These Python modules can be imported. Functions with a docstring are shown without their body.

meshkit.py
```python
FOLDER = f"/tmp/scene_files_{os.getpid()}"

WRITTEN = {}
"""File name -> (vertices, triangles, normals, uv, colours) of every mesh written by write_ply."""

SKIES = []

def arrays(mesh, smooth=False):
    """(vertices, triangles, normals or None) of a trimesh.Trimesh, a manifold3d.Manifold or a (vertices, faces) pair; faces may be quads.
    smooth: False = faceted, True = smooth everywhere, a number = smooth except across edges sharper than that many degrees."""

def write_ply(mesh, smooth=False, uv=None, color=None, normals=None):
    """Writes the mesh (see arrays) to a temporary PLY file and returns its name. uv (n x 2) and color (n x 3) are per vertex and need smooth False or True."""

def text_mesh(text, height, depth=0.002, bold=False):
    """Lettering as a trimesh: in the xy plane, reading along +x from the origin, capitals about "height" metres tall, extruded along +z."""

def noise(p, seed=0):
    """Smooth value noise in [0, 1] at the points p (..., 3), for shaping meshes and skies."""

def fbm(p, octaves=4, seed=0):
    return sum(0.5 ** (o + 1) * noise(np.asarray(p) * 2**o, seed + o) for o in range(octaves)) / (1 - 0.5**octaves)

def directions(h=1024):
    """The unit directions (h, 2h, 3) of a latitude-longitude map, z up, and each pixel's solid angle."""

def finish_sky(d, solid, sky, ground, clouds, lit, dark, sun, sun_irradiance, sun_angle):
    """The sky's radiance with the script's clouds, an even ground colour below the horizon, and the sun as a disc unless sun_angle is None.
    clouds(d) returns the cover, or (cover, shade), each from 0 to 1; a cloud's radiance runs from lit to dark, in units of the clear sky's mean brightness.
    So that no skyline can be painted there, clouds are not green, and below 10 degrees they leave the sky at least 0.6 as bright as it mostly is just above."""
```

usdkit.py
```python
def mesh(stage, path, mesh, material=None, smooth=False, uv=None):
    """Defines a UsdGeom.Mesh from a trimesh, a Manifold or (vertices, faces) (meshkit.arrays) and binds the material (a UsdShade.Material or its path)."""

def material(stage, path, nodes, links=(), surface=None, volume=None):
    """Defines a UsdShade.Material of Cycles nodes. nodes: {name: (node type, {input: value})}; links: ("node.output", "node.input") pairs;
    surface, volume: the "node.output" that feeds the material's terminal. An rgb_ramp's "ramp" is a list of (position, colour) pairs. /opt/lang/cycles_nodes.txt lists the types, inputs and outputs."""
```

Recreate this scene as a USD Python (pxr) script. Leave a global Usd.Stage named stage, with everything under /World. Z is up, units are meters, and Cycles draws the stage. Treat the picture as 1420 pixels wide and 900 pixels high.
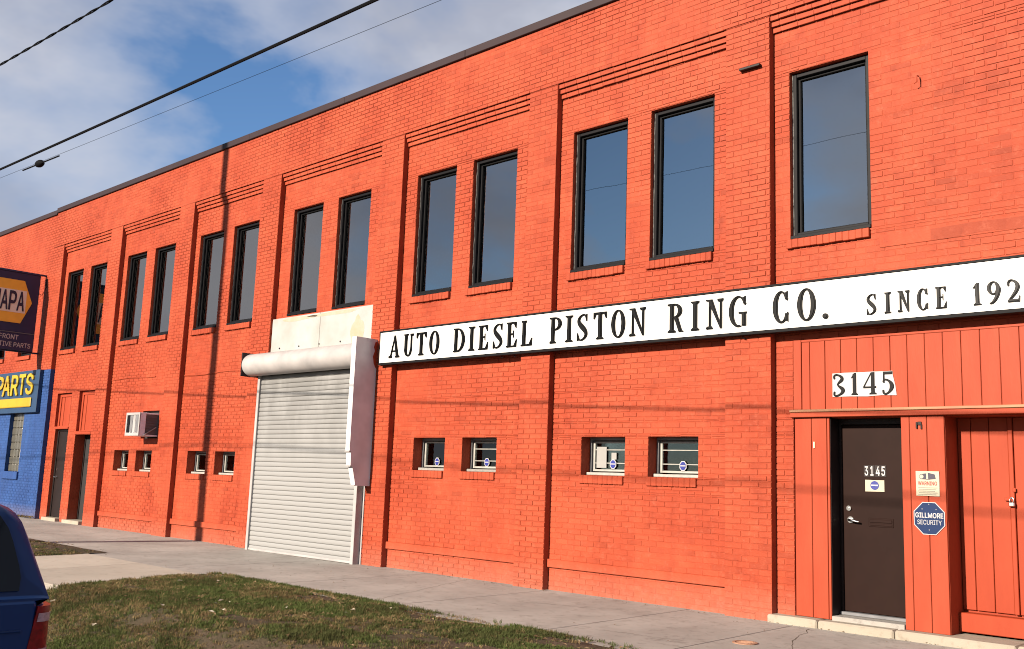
import math, random
import numpy as np
import trimesh
import usdkit, meshkit
from shapely.geometry import Polygon, Point, LineString, box as sbox
from shapely.ops import unary_union
from shapely import affinity
from pxr import Usd, UsdGeom, UsdLux, UsdShade, Gf, Sdf, Vt

rng = np.random.default_rng(7)
random.seed(7)
stage = Usd.Stage.CreateInMemory()
UsdGeom.SetStageUpAxis(stage, UsdGeom.Tokens.z)
UsdGeom.SetStageMetersPerUnit(stage, 1.0)
W = UsdGeom.Xform.Define(stage, '/World')
stage.SetDefaultPrim(W.GetPrim())
UsdGeom.Scope.Define(stage, '/World/Looks')

# ------------------------------------------------------------------ camera
CAM = np.array([5.42606, -9.89245, 1.08168])
YAW, PITCH, ROLL, FOC = -0.760887, 0.157652, 0.037238, 1369.71
_f = np.array([math.sin(YAW) * math.cos(PITCH), math.cos(YAW) * math.cos(PITCH), math.sin(PITCH)])
_r = np.cross(_f, [0, 0, 1.0]); _r /= np.linalg.norm(_r)
_u = np.cross(_r, _f)
R_ = math.cos(ROLL) * _r + math.sin(ROLL) * _u
U_ = -math.sin(ROLL) * _r + math.cos(ROLL) * _u
cam = UsdGeom.Camera.Define(stage, '/World/camera')
M4 = Gf.Matrix4d(*R_, 0, *U_, 0, *(-_f), 0, *CAM, 1)
cam.AddTransformOp().Set(M4)
cam.CreateHorizontalApertureAttr(36.0)
cam.CreateVerticalApertureAttr(36.0 * 649 / 1024)
cam.CreateFocalLengthAttr(36.0 * FOC / 1420)
cam.CreateClippingRangeAttr(Gf.Vec2f(0.05, 3000))
EXPOSURE = 1.35
cam.CreateExposureAttr(EXPOSURE)

def proj(P):
    d = np.asarray(P, float) - CAM
    z = d @ _f
    return 710 + FOC * (d @ R_) / z, 450 - FOC * (d @ U_) / z, z

# ------------------------------------------------------------------ sky and sun
SUN = np.array([-0.13, -1.0, 0.385]); SUN /= np.linalg.norm(SUN)
EL = math.asin(SUN[2]); ROT = math.atan2(SUN[0], SUN[1])
sky_mat = usdkit.material(stage, '/World/Looks/sky_air', {
    'sky': ('sky_texture', {'sky_type': 'single_scattering', 'sun_disc': False, 'sun_elevation': EL, 'sun_rotation': ROT, 'aerosol_density': 0.3, 'air_density': 1.0, 'ozone_density': 3.0}),
    'tint': ('mix_color', {'blend_type': 'multiply', 'fac': 1.0, 'b': (0.80, 0.95, 1.10)}),
    'tc': ('texture_coordinate', {}),
    'mp': ('mapping', {'scale': (1.0, 1.0, 1.7), 'location': (13.923, 13.291, 25.145)}),
    'n1': ('noise_texture', {'scale': 2.5, 'detail': 8.0, 'roughness': 0.50, 'distortion': 0.25}),
    'cov': ('rgb_ramp', {'ramp': [(0.0, (0, 0, 0)), (0.390, (0, 0, 0)), (0.447, (0.5, 0.5, 0.5)), (0.545, (1, 1, 1)), (1.0, (1, 1, 1))]}),
    'n2': ('noise_texture', {'scale': 4.2, 'detail': 6.0, 'roughness': 0.5}),
    'shade': ('rgb_ramp', {'ramp': [(0.0, (2.5, 2.7, 3.35)), (0.40, (3.0, 3.2, 3.9)), (0.56, (4.1, 4.25, 4.85)), (1.0, (4.9, 5.0, 5.4))]}),
    'mx': ('mix_color', {'blend_type': 'mix'}),
    'bg': ('background_shader', {'strength': 0.057}),
}, [('tc.generated', 'mp.vector'), ('mp.vector', 'n1.vector'), ('mp.vector', 'n2.vector'), ('n1.fac', 'cov.fac'), ('n2.fac', 'shade.fac'),
    ('sky.color', 'tint.a'), ('tint.result', 'mx.a'), ('shade.color', 'mx.b'), ('cov.color', 'mx.fac'), ('mx.result', 'bg.color')], surface='bg.background')
dome = UsdLux.DomeLight.Define(stage, '/World/sky')
UsdShade.MaterialBindingAPI.Apply(dome.GetPrim()).Bind(sky_mat)
dome.GetPrim().SetCustomDataByKey('kind', 'structure')
sun = UsdLux.DistantLight.Define(stage, '/World/sun')
sun.CreateNormalizeAttr(True); sun.CreateIntensityAttr(1.25); sun.CreateAngleAttr(0.53); sun.CreateColorAttr(Gf.Vec3f(1.0, 0.87, 0.73))
_x = np.cross([0, 0, 1.0], SUN); _x /= np.linalg.norm(_x); _y = np.cross(SUN, _x)
sun.AddTransformOp().Set(Gf.Matrix4d(*_x, 0, *_y, 0, *SUN, 0, 0, 0, 0, 1))

# ------------------------------------------------------------------ materials
L = '/World/Looks/'
K = 0.80
def k3(c): return tuple(K * x for x in c)
def mat(name, color, rough=0.6, spec=0.4, metal=0.0, vary=0.12, vscale=6.0, bump=0.0, bscale=40.0, color2=None, coat=0.0, detail=5.0, stretch=(1, 1, 1)):
    """principled surface whose colour drifts between two tones, with fine relief"""
    if metal < 0.5:
        color = k3(color); color2 = k3(color2) if color2 is not None else None
    c2 = color2 if color2 is not None else tuple(max(0, x * (1 - 2 * vary)) for x in color)
    nodes = {'g': ('geometry', {}), 'mp': ('mapping', {'scale': stretch}),
             'n': ('noise_texture', {'scale': vscale, 'detail': detail, 'roughness': 0.6}),
             'rp': ('rgb_ramp', {'ramp': [(0.0, c2), (0.32, c2), (0.66, color), (1.0, color)]}),
             'p': ('principled_bsdf', {'roughness': rough, 'specular_ior_level': spec, 'metallic': metal, 'coat_weight': coat, 'coat_roughness': 0.06})}
    links = [('g.position', 'mp.vector'), ('mp.vector', 'n.vector'), ('n.fac', 'rp.fac'), ('rp.color', 'p.base_color')]
    if bump:
        nodes['nb'] = ('noise_texture', {'scale': bscale, 'detail': 4.0, 'roughness': 0.6})
        nodes['b'] = ('bump', {'strength': 1.0, 'distance': bump})
        links += [('mp.vector', 'nb.vector'), ('nb.fac', 'b.height'), ('b.normal', 'p.normal')]
    return usdkit.material(stage, L + name, nodes, links, surface='p.BSDF')

def brick_paint(name, a, b, worn, dusty):
    """brush-painted masonry: every brick its own tone (primvar), broad repaint patches, rain streaks, faded spots, dust along the foot, bumpy coat"""
    a, b, worn, dusty = k3(a), k3(b), k3(worn), k3(dusty)
    nodes = {
        'g': ('geometry', {}), 'at': ('attribute', {'attribute': 'tone'}),
        'n': ('noise_texture', {'scale': 0.75, 'detail': 7.0, 'roughness': 0.62}),
        'rp': ('rgb_ramp', {'ramp': [(0.0, b), (0.40, b), (0.56, a), (1.0, a)]}),
        'ml': ('mix_color', {'blend_type': 'multiply', 'fac': 1.0}),
        'ms': ('mapping', {'scale': (5.0, 5.0, 0.45)}), 'ns': ('noise_texture', {'scale': 1.0, 'detail': 5.0, 'roughness': 0.6}),
        'rs': ('rgb_ramp', {'ramp': [(0.0, (0.86, 0.84, 0.84)), (0.38, (0.90, 0.88, 0.88)), (0.52, (1, 1, 1)), (0.70, (1.03, 1.10, 1.14)), (1.0, (1.03, 1.12, 1.18))]}),
        'mst': ('mix_color', {'blend_type': 'multiply', 'fac': 0.8}),
        'n2': ('noise_texture', {'scale': 14.0, 'detail': 6.0, 'roughness': 0.7}),
        'rw': ('rgb_ramp', {'ramp': [(0.0, (0, 0, 0)), (0.54, (0, 0, 0)), (0.70, (0.55, 0.55, 0.55)), (1.0, (0.8, 0.8, 0.8))]}),
        'mw': ('mix_color', {'blend_type': 'mix', 'b': worn}),
        'n3': ('noise_texture', {'scale': 2.6, 'detail': 8.0, 'roughness': 0.72}),
        'r3': ('rgb_ramp', {'ramp': [(0.0, (0.72, 0.66, 0.64)), (0.33, (0.78, 0.72, 0.70)), (0.45, (1, 1, 1)), (1.0, (1, 1, 1))]}),
        'm3': ('mix_color', {'blend_type': 'multiply', 'fac': 0.8}),
        'sp': ('separate_xyz', {}),
        'mr': ('map_range', {'from_min': 0.10, 'from_max': -0.34, 'to_min': 0.0, 'to_max': 1.1, 'clamp': True}),
        'md': ('math', {'math_type': 'multiply', 'use_clamp': True}),
        'mg': ('mix_color', {'blend_type': 'mix', 'b': dusty}),
        'nb': ('noise_texture', {'scale': 34.0, 'detail': 6.0, 'roughness': 0.68}),
        'bp': ('bump', {'strength': 1.0, 'distance': 0.0048}),
        'p': ('principled_bsdf', {'roughness': 0.62, 'specular_ior_level': 0.14}),
    }
    links = [('g.position', 'n.vector'), ('n.fac', 'rp.fac'), ('rp.color', 'ml.a'), ('at.color', 'ml.b'), ('g.position', 'n2.vector'), ('n2.fac', 'rw.fac'),
             ('g.position', 'ms.vector'), ('ms.vector', 'ns.vector'), ('ns.fac', 'rs.fac'), ('ml.result', 'mst.a'), ('rs.color', 'mst.b'),
             ('mst.result', 'mw.a'), ('rw.color', 'mw.fac'), ('g.position', 'n3.vector'), ('n3.fac', 'r3.fac'), ('mw.result', 'm3.a'), ('r3.color', 'm3.b'),
             ('g.position', 'sp.vector'), ('sp.z', 'mr.value'), ('mr.result', 'md.value1'), ('n2.fac', 'md.value2'),
             ('m3.result', 'mg.a'), ('md.value', 'mg.fac'), ('mg.result', 'p.base_color'), ('g.position', 'nb.vector'), ('nb.fac', 'bp.height'), ('bp.normal', 'p.normal')]
    return usdkit.material(stage, L + name, nodes, links, surface='p.BSDF')

def glass(name, tint, fac_ior, rough=0.0, through=(0.5, 0.55, 0.6), wav=0.0):
    nodes = {'f': ('fresnel', {'IOR': fac_ior}), 't': ('transparent_bsdf', {'color': through}), 'gl': ('glossy_bsdf', {'color': tint, 'roughness': rough}), 'm': ('mix_closure', {})}
    links = [('f.fac', 'm.fac'), ('t.BSDF', 'm.closure1'), ('gl.BSDF', 'm.closure2')]
    if wav:
        nodes['g'] = ('geometry', {}); nodes['n'] = ('noise_texture', {'scale': 1.3, 'detail': 1.0}); nodes['b'] = ('bump', {'strength': 1.0, 'distance': wav})
        links += [('g.position', 'n.vector'), ('n.fac', 'b.height'), ('b.normal', 'gl.normal')]
    return usdkit.material(stage, L + name, nodes, links, surface='m.closure')

ORANGE_A, ORANGE_B = (0.350, 0.060, 0.0245), (0.305, 0.0465, 0.0182)
M = {}
M['orange_brick'] = brick_paint('orange_brick', ORANGE_A, ORANGE_B, (0.35, 0.085, 0.045), (0.33, 0.125, 0.082))
M['blue_brick'] = brick_paint('blue_brick', (0.026, 0.070, 0.210), (0.022, 0.058, 0.183), (0.04, 0.055, 0.18), (0.20, 0.16, 0.16))
M['orange_wood'] = mat('orange_wood', (0.320, 0.053, 0.0225), 0.55, 0.12, color2=(0.280, 0.042, 0.0172), vscale=5.0, detail=9, bump=0.0016, bscale=30, stretch=(1, 1, 0.25))
M['orange_door'] = mat('orange_door', (0.300, 0.045, 0.0170), 0.55, 0.12, color2=(0.265, 0.037, 0.0138), vscale=5.0, detail=9, bump=0.001, bscale=30, stretch=(1, 1, 0.25))
M['bare_wood'] = mat('bare_wood', (0.36, 0.20, 0.095), 0.6, color2=(0.34, 0.085, 0.04), vscale=5, stretch=(0.3, 1, 3))
M['dark_metal'] = mat('dark_metal', (0.0062, 0.0060, 0.0074), 0.5, 0.10, vary=0.1)
M['cap_metal'] = mat('cap_metal', (0.036, 0.022, 0.024), 0.55, 0.15, vary=0.12, vscale=1.2)
M['black_metal'] = mat('black_metal', (0.006, 0.006, 0.007), 0.6, 0.1)
M['caulk'] = mat('caulk', (0.36, 0.35, 0.32), 0.8, color2=(0.02, 0.019, 0.02), vscale=22, stretch=(1, 1, 0.6))
M['white_frame'] = mat('white_frame', (0.34, 0.33, 0.295), 0.5, vary=0.12, vscale=14)
M['white_sign'] = mat('white_sign', (0.60, 0.60, 0.575), 0.35, 0.45, vary=0.015, vscale=1.5)
M['letter_black'] = mat('letter_black', (0.004, 0.004, 0.004), 0.4, 0.12, vary=0.1)
M['white_metal'] = mat('white_metal', (0.37, 0.35, 0.34), 0.5, color2=(0.27, 0.26, 0.255), vscale=2.5, bump=0.002, bscale=6)
M['cover_white'] = mat('cover_white', (0.60, 0.60, 0.60), 0.5, color2=(0.48, 0.47, 0.47), vscale=3.0)
M['panel_white'] = mat('panel_white', (0.35, 0.352, 0.345), 0.6, color2=(0.285, 0.275, 0.25), vscale=1.6, detail=8)
M['shutter'] = usdkit.material(stage, L + 'shutter', {
    'g': ('geometry', {}), 'sp': ('separate_xyz', {}), 'mp': ('mapping', {'scale': (1.6, 1, 0.9)}),
    'n': ('noise_texture', {'scale': 1.5, 'detail': 5.0, 'roughness': 0.6}),
    'h': ('map_range', {'from_min': 1.0, 'from_max': 2.6, 'to_min': 0.0, 'to_max': 0.5, 'clamp': True}),
    'mu': ('math', {'math_type': 'multiply', 'use_clamp': True}),
    'rn': ('rgb_ramp', {'ramp': [(0.0, (0, 0, 0)), (0.30, (0, 0, 0)), (0.58, (1, 1, 1)), (1.0, (1, 1, 1))]}),
    'mx': ('mix_color', {'blend_type': 'mix', 'a': (0.198, 0.198, 0.193), 'b': (0.060, 0.058, 0.054)}),
    'p': ('principled_bsdf', {'roughness': 0.5, 'specular_ior_level': 0.4})},
    [('g.position', 'mp.vector'), ('mp.vector', 'n.vector'), ('g.position', 'sp.vector'), ('sp.z', 'h.value'), ('n.fac', 'rn.fac'), ('h.result', 'mu.value1'), ('rn.color', 'mu.value2'),
     ('mu.value', 'mx.fac'), ('mx.result', 'p.base_color')], surface='p.BSDF')
M['brown_door'] = mat('brown_door', (0.0175, 0.0074, 0.0053), 0.5, 0.06, vary=0.10, vscale=3.0, detail=8)
M['dark_door'] = mat('dark_door', (0.014, 0.008, 0.007), 0.5, 0.2, vary=0.1)
M['void'] = mat('void', (0.012, 0.010, 0.010), 0.8)
M['interior'] = mat('interior', (0.05, 0.048, 0.045), 0.9)
M['chrome'] = mat('chrome', (0.72, 0.71, 0.69), 0.22, 0.5, metal=1.0, vary=0.05)
M['galvanised'] = mat('galvanised', (0.17, 0.17, 0.175), 0.5, 0.4, metal=0.0, vary=0.15)
M['ac_metal'] = mat('ac_metal', (0.80, 0.79, 0.84), 0.5, 0.3, vary=0.1)
M['brass'] = mat('brass', (0.80, 0.72, 0.45), 0.4, 0.5, vary=0.1)
M['window_glass'] = glass('window_glass', (1.0, 0.97, 0.92), 3.3, through=(0.35, 0.40, 0.42), wav=0.0016)
M['low_glass'] = glass('low_glass', (0.9, 0.92, 0.92), 1.62, through=(0.55, 0.58, 0.58), wav=0.002)
M['sticker_blue'] = mat('sticker_blue', (0.018, 0.028, 0.21), 0.4)
M['sticker_white'] = mat('sticker_white', (0.40, 0.395, 0.39), 0.5, vary=0.05)
M['paper'] = mat('paper', (0.27, 0.265, 0.25), 0.7, vary=0.05)
M['navy_sign'] = mat('navy_sign', (0.004, 0.019, 0.072), 0.5, 0.15, vary=0.05)
M['cream'] = mat('cream', (0.40, 0.365, 0.26), 0.45, vary=0.04)
M['red_print'] = mat('red_print', (0.30, 0.03, 0.018), 0.5)
M['grey_print'] = mat('grey_print', (0.20, 0.19, 0.15), 0.6)
M['cabinet'] = mat('cabinet', (0.012, 0.020, 0.060), 0.4, 0.4, vary=0.1)
M['gold'] = mat('gold', (0.90, 0.46, 0.045), 0.4, vary=0.05)
M['pale_face'] = mat('pale_face', (0.78, 0.68, 0.52), 0.5, vary=0.04)
M['print_navy'] = mat('print_navy', (0.020, 0.018, 0.040), 0.4)
M['sign_text'] = mat('sign_text', (0.62, 0.55, 0.48), 0.5)
M['parts_blue'] = mat('parts_blue', (0.014, 0.045, 0.105), 0.45, vary=0.06)
M['parts_dark'] = mat('parts_dark', (0.010, 0.030, 0.060), 0.5)
M['parts_yellow'] = mat('parts_yellow', (0.44, 0.305, 0.012), 0.4, color2=(0.42, 0.235, 0.010), vscale=1.0)
M['glass_block'] = mat('glass_block', (0.11, 0.105, 0.085), 0.15, 0.6, vary=0.12, vscale=6, bump=0.004, bscale=18)
M['rust_stain'] = mat('rust_stain', (0.34, 0.27, 0.18), 0.7, color2=(0.35, 0.31, 0.25), vscale=6)
M['mortar'] = mat('mortar', (0.36, 0.34, 0.30), 0.8)
M['wire'] = mat('wire', (0.004, 0.004, 0.005), 0.8, 0.08)
M['pole_wood'] = mat('pole_wood', (0.16, 0.11, 0.075), 0.85, vary=0.25, vscale=5, stretch=(3, 3, 0.15), bump=0.004, bscale=20)
M['porcelain'] = mat('porcelain', (0.30, 0.17, 0.10), 0.2)
M['bark'] = mat('bark', (0.12, 0.095, 0.075), 0.9, vary=0.25, vscale=8)
M['car_paint'] = mat('car_paint', (0.005, 0.022, 0.085), 0.35, 0.15, metal=0.0, vary=0.03, coat=0.12)
M['car_glass'] = usdkit.material(stage, L + 'car_glass', {'p': ('principled_bsdf', {'base_color': (0.003, 0.004, 0.006), 'roughness': 0.05, 'specular_ior_level': 0.22})}, [], surface='p.BSDF')
M['car_trim'] = mat('car_trim', (0.015, 0.015, 0.016), 0.6)
M['lens_red'] = mat('lens_red', (0.20, 0.003, 0.008), 0.2, 0.3, vary=0.3, vscale=40, coat=0.2)
M['lens_clear'] = mat('lens_clear', (0.40, 0.26, 0.28), 0.2, 0.3, vary=0.25, vscale=50, coat=0.2)
M['tyre'] = mat('tyre', (0.02, 0.02, 0.02), 0.9)
M['alloy'] = mat('alloy', (0.5, 0.5, 0.52), 0.3, metal=1.0)
M['cover_rust'] = mat('cover_rust', (0.34, 0.19, 0.12), 0.8, color2=(0.24, 0.12, 0.07), vscale=30)

def concrete(name, a, b, spot):
    a, b = k3(a), k3(b)
    return usdkit.material(stage, L + name, {
        'g': ('geometry', {}), 'n': ('noise_texture', {'scale': 0.8, 'detail': 8.0, 'roughness': 0.65}), 'oi': ('object_info', {}),
        'rp': ('rgb_ramp', {'ramp': [(0.0, b), (0.36, b), (0.64, a), (1.0, a)]}),
        'n2': ('noise_texture', {'scale': 9.0, 'detail': 6.0, 'roughness': 0.7}),
        'r2': ('rgb_ramp', {'ramp': [(0.0, spot), (0.33, spot), (0.47, (1, 1, 1)), (1.0, (1, 1, 1))]}),
        'm': ('mix_color', {'blend_type': 'multiply', 'fac': 0.55}),
        'hs': ('map_range', {'from_min': 0.0, 'from_max': 1.0, 'to_min': 0.92, 'to_max': 1.05}),
        'm2': ('mix_color', {'blend_type': 'multiply', 'fac': 1.0}),
        'nb': ('noise_texture', {'scale': 90.0, 'detail': 4.0, 'roughness': 0.7}), 'bp': ('bump', {'strength': 1.0, 'distance': 0.002}),
        'p': ('principled_bsdf', {'roughness': 0.85, 'specular_ior_level': 0.25})},
        [('g.position', 'n.vector'), ('n.fac', 'rp.fac'), ('g.position', 'n2.vector'), ('n2.fac', 'r2.fac'), ('rp.color', 'm.a'), ('r2.color', 'm.b'), ('oi.random', 'hs.value'),
         ('m.result', 'm2.a'), ('hs.result', 'm2.b'), ('m2.result', 'p.base_color'), ('g.position', 'nb.vector'), ('nb.fac', 'bp.height'), ('bp.normal', 'p.normal')], surface='p.BSDF')
M['pavement'] = concrete('pavement', (0.375, 0.350, 0.315), (0.268, 0.248, 0.222), (0.50, 0.48, 0.46))
M['drive'] = concrete('drive', (0.44, 0.39, 0.325), (0.37, 0.33, 0.27), (0.7, 0.68, 0.66))
M['kerb_stone'] = concrete('kerb_stone', (0.36, 0.315, 0.25), (0.29, 0.255, 0.20), (0.66, 0.62, 0.58))
M['asphalt'] = concrete('asphalt', (0.075, 0.073, 0.070), (0.055, 0.054, 0.053), (0.7, 0.7, 0.7))
M['soil'] = mat('soil', (0.092, 0.064, 0.044), 0.95, 0.1, color2=(0.052, 0.048, 0.026), vscale=2.2, detail=8, bump=0.02, bscale=30)
M['land'] = mat('land', (0.09, 0.085, 0.05), 0.95, 0.1, vscale=0.3)
def leafmat(name, a, b):
    a, b = k3(a), k3(b)
    return usdkit.material(stage, L + name, {
        'g': ('geometry', {}), 'n': ('noise_texture', {'scale': 1.7, 'detail': 4.0}), 'rp': ('rgb_ramp', {'ramp': [(0.0, b), (0.38, b), (0.62, a), (1.0, a)]}),
        'd': ('diffuse_bsdf', {}), 't': ('translucent_bsdf', {}), 'm': ('mix_closure', {'fac': 0.3})},
        [('g.position', 'n.vector'), ('n.fac', 'rp.fac'), ('rp.color', 'd.color'), ('rp.color', 't.color'), ('d.BSDF', 'm.closure1'), ('t.BSDF', 'm.closure2')], surface='m.closure')
M['grass'] = leafmat('grass', (0.096, 0.124, 0.040), (0.084, 0.092, 0.036))
M['dry_grass'] = leafmat('dry_grass', (0.27, 0.20, 0.10), (0.17, 0.125, 0.06))
M['dead_leaf'] = leafmat('dead_leaf', (0.34, 0.24, 0.14), (0.13, 0.075, 0.045))
M['pale_leaf'] = leafmat('pale_leaf', (0.62, 0.56, 0.46), (0.5, 0.42, 0.3))

# ------------------------------------------------------------------ helpers
counts = {}
def numbered(path):
    n = counts.get(path, 0); counts[path] = n + 1
    return path if n == 0 else f'{path}_{n:03d}'

def cd(prim, **kw):
    for k, v in kw.items():
        if v is not None: prim.SetCustomDataByKey(k, v)

class Node:
    """a thing, part or piece of the setting; meshes are given in world coordinates and stored relative to the thing's base"""
    def __init__(self, path, loc): self.path, self.loc = path, np.asarray(loc, float)
    def part(self, name, mesh, m, smooth=False, label=None, kind=None, tone=None):
        p = numbered(f'{self.path}/{name}')
        v, f = mesh if isinstance(mesh, tuple) else (np.asarray(mesh.vertices), np.asarray(mesh.faces))
        g = usdkit.mesh(stage, p, (np.asarray(v) - self.loc, f), M[m] if isinstance(m, str) else m, smooth=smooth)
        if tone is not None:
            UsdGeom.PrimvarsAPI(g).CreatePrimvar('tone', Sdf.ValueTypeNames.FloatArray, 'vertex').Set(Vt.FloatArray.FromNumpy(np.asarray(tone, np.float32)))
        cd(g.GetPrim(), label=label, kind=kind)
        return Node(p, self.loc)
    def sub(self, name, label=None):
        p = numbered(f'{self.path}/{name}')
        x = UsdGeom.Xform.Define(stage, p); cd(x.GetPrim(), label=label)
        return Node(p, self.loc)

def thing(name, label, cat, loc=(0, 0, 0), group=None, kind=None):
    p = numbered('/World/' + name)
    x = UsdGeom.Xform.Define(stage, p); x.AddTranslateOp().Set(Gf.Vec3d(*map(float, loc)))
    cd(x.GetPrim(), label=label, category=cat, group=group, kind=kind)
    return Node(p, loc)
def copy_of(node, name, loc, label, cat, group=None):
    p = numbered('/World/' + name)
    x = UsdGeom.Xform.Define(stage, p)
    x.GetPrim().GetReferences().AddInternalReference(node.path); x.GetPrim().SetInstanceable(True)
    x.ClearXformOpOrder(); x.AddTranslateOp().Set(Gf.Vec3d(*map(float, loc)))
    cd(x.GetPrim(), label=label, category=cat, group=group)

def single(name, mesh, m, label=None, cat=None, smooth=False, kind=None, group=None):
    p = numbered('/World/' + name)
    g = usdkit.mesh(stage, p, mesh, M[m] if isinstance(m, str) else m, smooth=smooth)
    cd(g.GetPrim(), label=label, category=cat, kind=kind, group=group)
    return Node(p, (0, 0, 0))

BF = np.array([[0, 2, 1], [0, 3, 2], [4, 5, 6], [4, 6, 7], [0, 1, 5], [0, 5, 4], [1, 2, 6], [1, 6, 5], [2, 3, 7], [2, 7, 6], [3, 0, 4], [3, 4, 7]])
def bx(x0, x1, y0, y1, z0, z1):
    v = np.array([[x0, y0, z0], [x1, y0, z0], [x1, y1, z0], [x0, y1, z0], [x0, y0, z1], [x1, y0, z1], [x1, y1, z1], [x0, y1, z1]], float)
    return trimesh.Trimesh(v, BF, process=False)
def cb(x0, x1, y0, y1, z0, z1, c=0.004):
    """box with chamfered edges"""
    pts = []
    for sx in (0, 1):
        for sy in (0, 1):
            for sz in (0, 1):
                P = np.array([(x0, x1)[sx], (y0, y1)[sy], (z0, z1)[sz]]); s = np.array([1 - 2 * sx, 1 - 2 * sy, 1 - 2 * sz]) * c
                for k in range(3):
                    q = P + s; q[k] = P[k]; pts.append(q)
    return trimesh.convex.convex_hull(np.array(pts))
def cat(*ms): return trimesh.util.concatenate([m for m in ms if m is not None])
def extr(poly, y0, y1):
    """polygon drawn in x,z, filled between depths y0 (front) and y1"""
    out = []
    for g in getattr(poly, 'geoms', [poly]):
        if g.is_empty or g.area < 1e-7: continue
        m = trimesh.creation.extrude_polygon(g, abs(y1 - y0), engine='earcut')
        v = m.vertices
        out.append(trimesh.Trimesh(np.c_[v[:, 0], y1 - v[:, 2], v[:, 1]], m.faces[:, :], process=False))
    return cat(*out)
def extr_x(poly, x0, x1):
    """polygon drawn in y,z, filled between x0 and x1"""
    m = trimesh.creation.extrude_polygon(poly, x1 - x0, engine='earcut'); v = m.vertices
    return trimesh.Trimesh(np.c_[x0 + v[:, 2], v[:, 0], v[:, 1]], m.faces, process=False)
def tube(pts, r, n=8):
    pts = np.asarray(pts, float); r = np.broadcast_to(r, len(pts)); rings = []
    for i, p in enumerate(pts):
        t = pts[min(i + 1, len(pts) - 1)] - pts[max(i - 1, 0)]; t = t / np.linalg.norm(t)
        a = np.cross(t, [0, 0, 1.0] if abs(t[2]) < 0.9 else [1.0, 0, 0]); a /= np.linalg.norm(a); b = np.cross(t, a)
        an = np.arange(n) * 2 * math.pi / n
        rings.append(p + r[i] * (np.cos(an)[:, None] * a + np.sin(an)[:, None] * b))
    v = np.vstack(rings + [pts[:1], pts[-1:]]); f = []
    for i in range(len(pts) - 1):
        for k in range(n):
            a0, a1 = i * n + k, i * n + (k + 1) % n
            f += [[a0, a1, a1 + n], [a0, a1 + n, a0 + n]]
    c0, c1, e = len(v) - 2, len(v) - 1, (len(pts) - 1) * n
    for k in range(n): f += [[c0, (k + 1) % n, k], [c1, e + k, e + (k + 1) % n]]
    return trimesh.Trimesh(v, np.array(f), process=False)
def disc(cx, cz, r, y0, y1, n=24, sx=1.0):
    return extr(affinity.scale(Point(cx, cz).buffer(r, quad_segs=n // 4), sx, 1.0), y0, y1)
def word(text, x0, x1, z0, z1, y0, y1, bold=True):
    """sans lettering stretched into a rectangle facing -y"""
    m = meshkit.text_mesh(text, 0.1, 0.002, bold=bold); v = m.vertices.copy(); lo, hi = v.min(0), v.max(0)
    u = (v - lo) / (hi - lo)
    return trimesh.Trimesh(np.c_[x0 + u[:, 0] * (x1 - x0), y1 + (y0 - y1) * u[:, 2], z0 + u[:, 1] * (z1 - z0)], m.faces, process=False)

def gz(x): return -0.296 - 0.0028 * np.minimum(0, np.maximum(x, -24))

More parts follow.
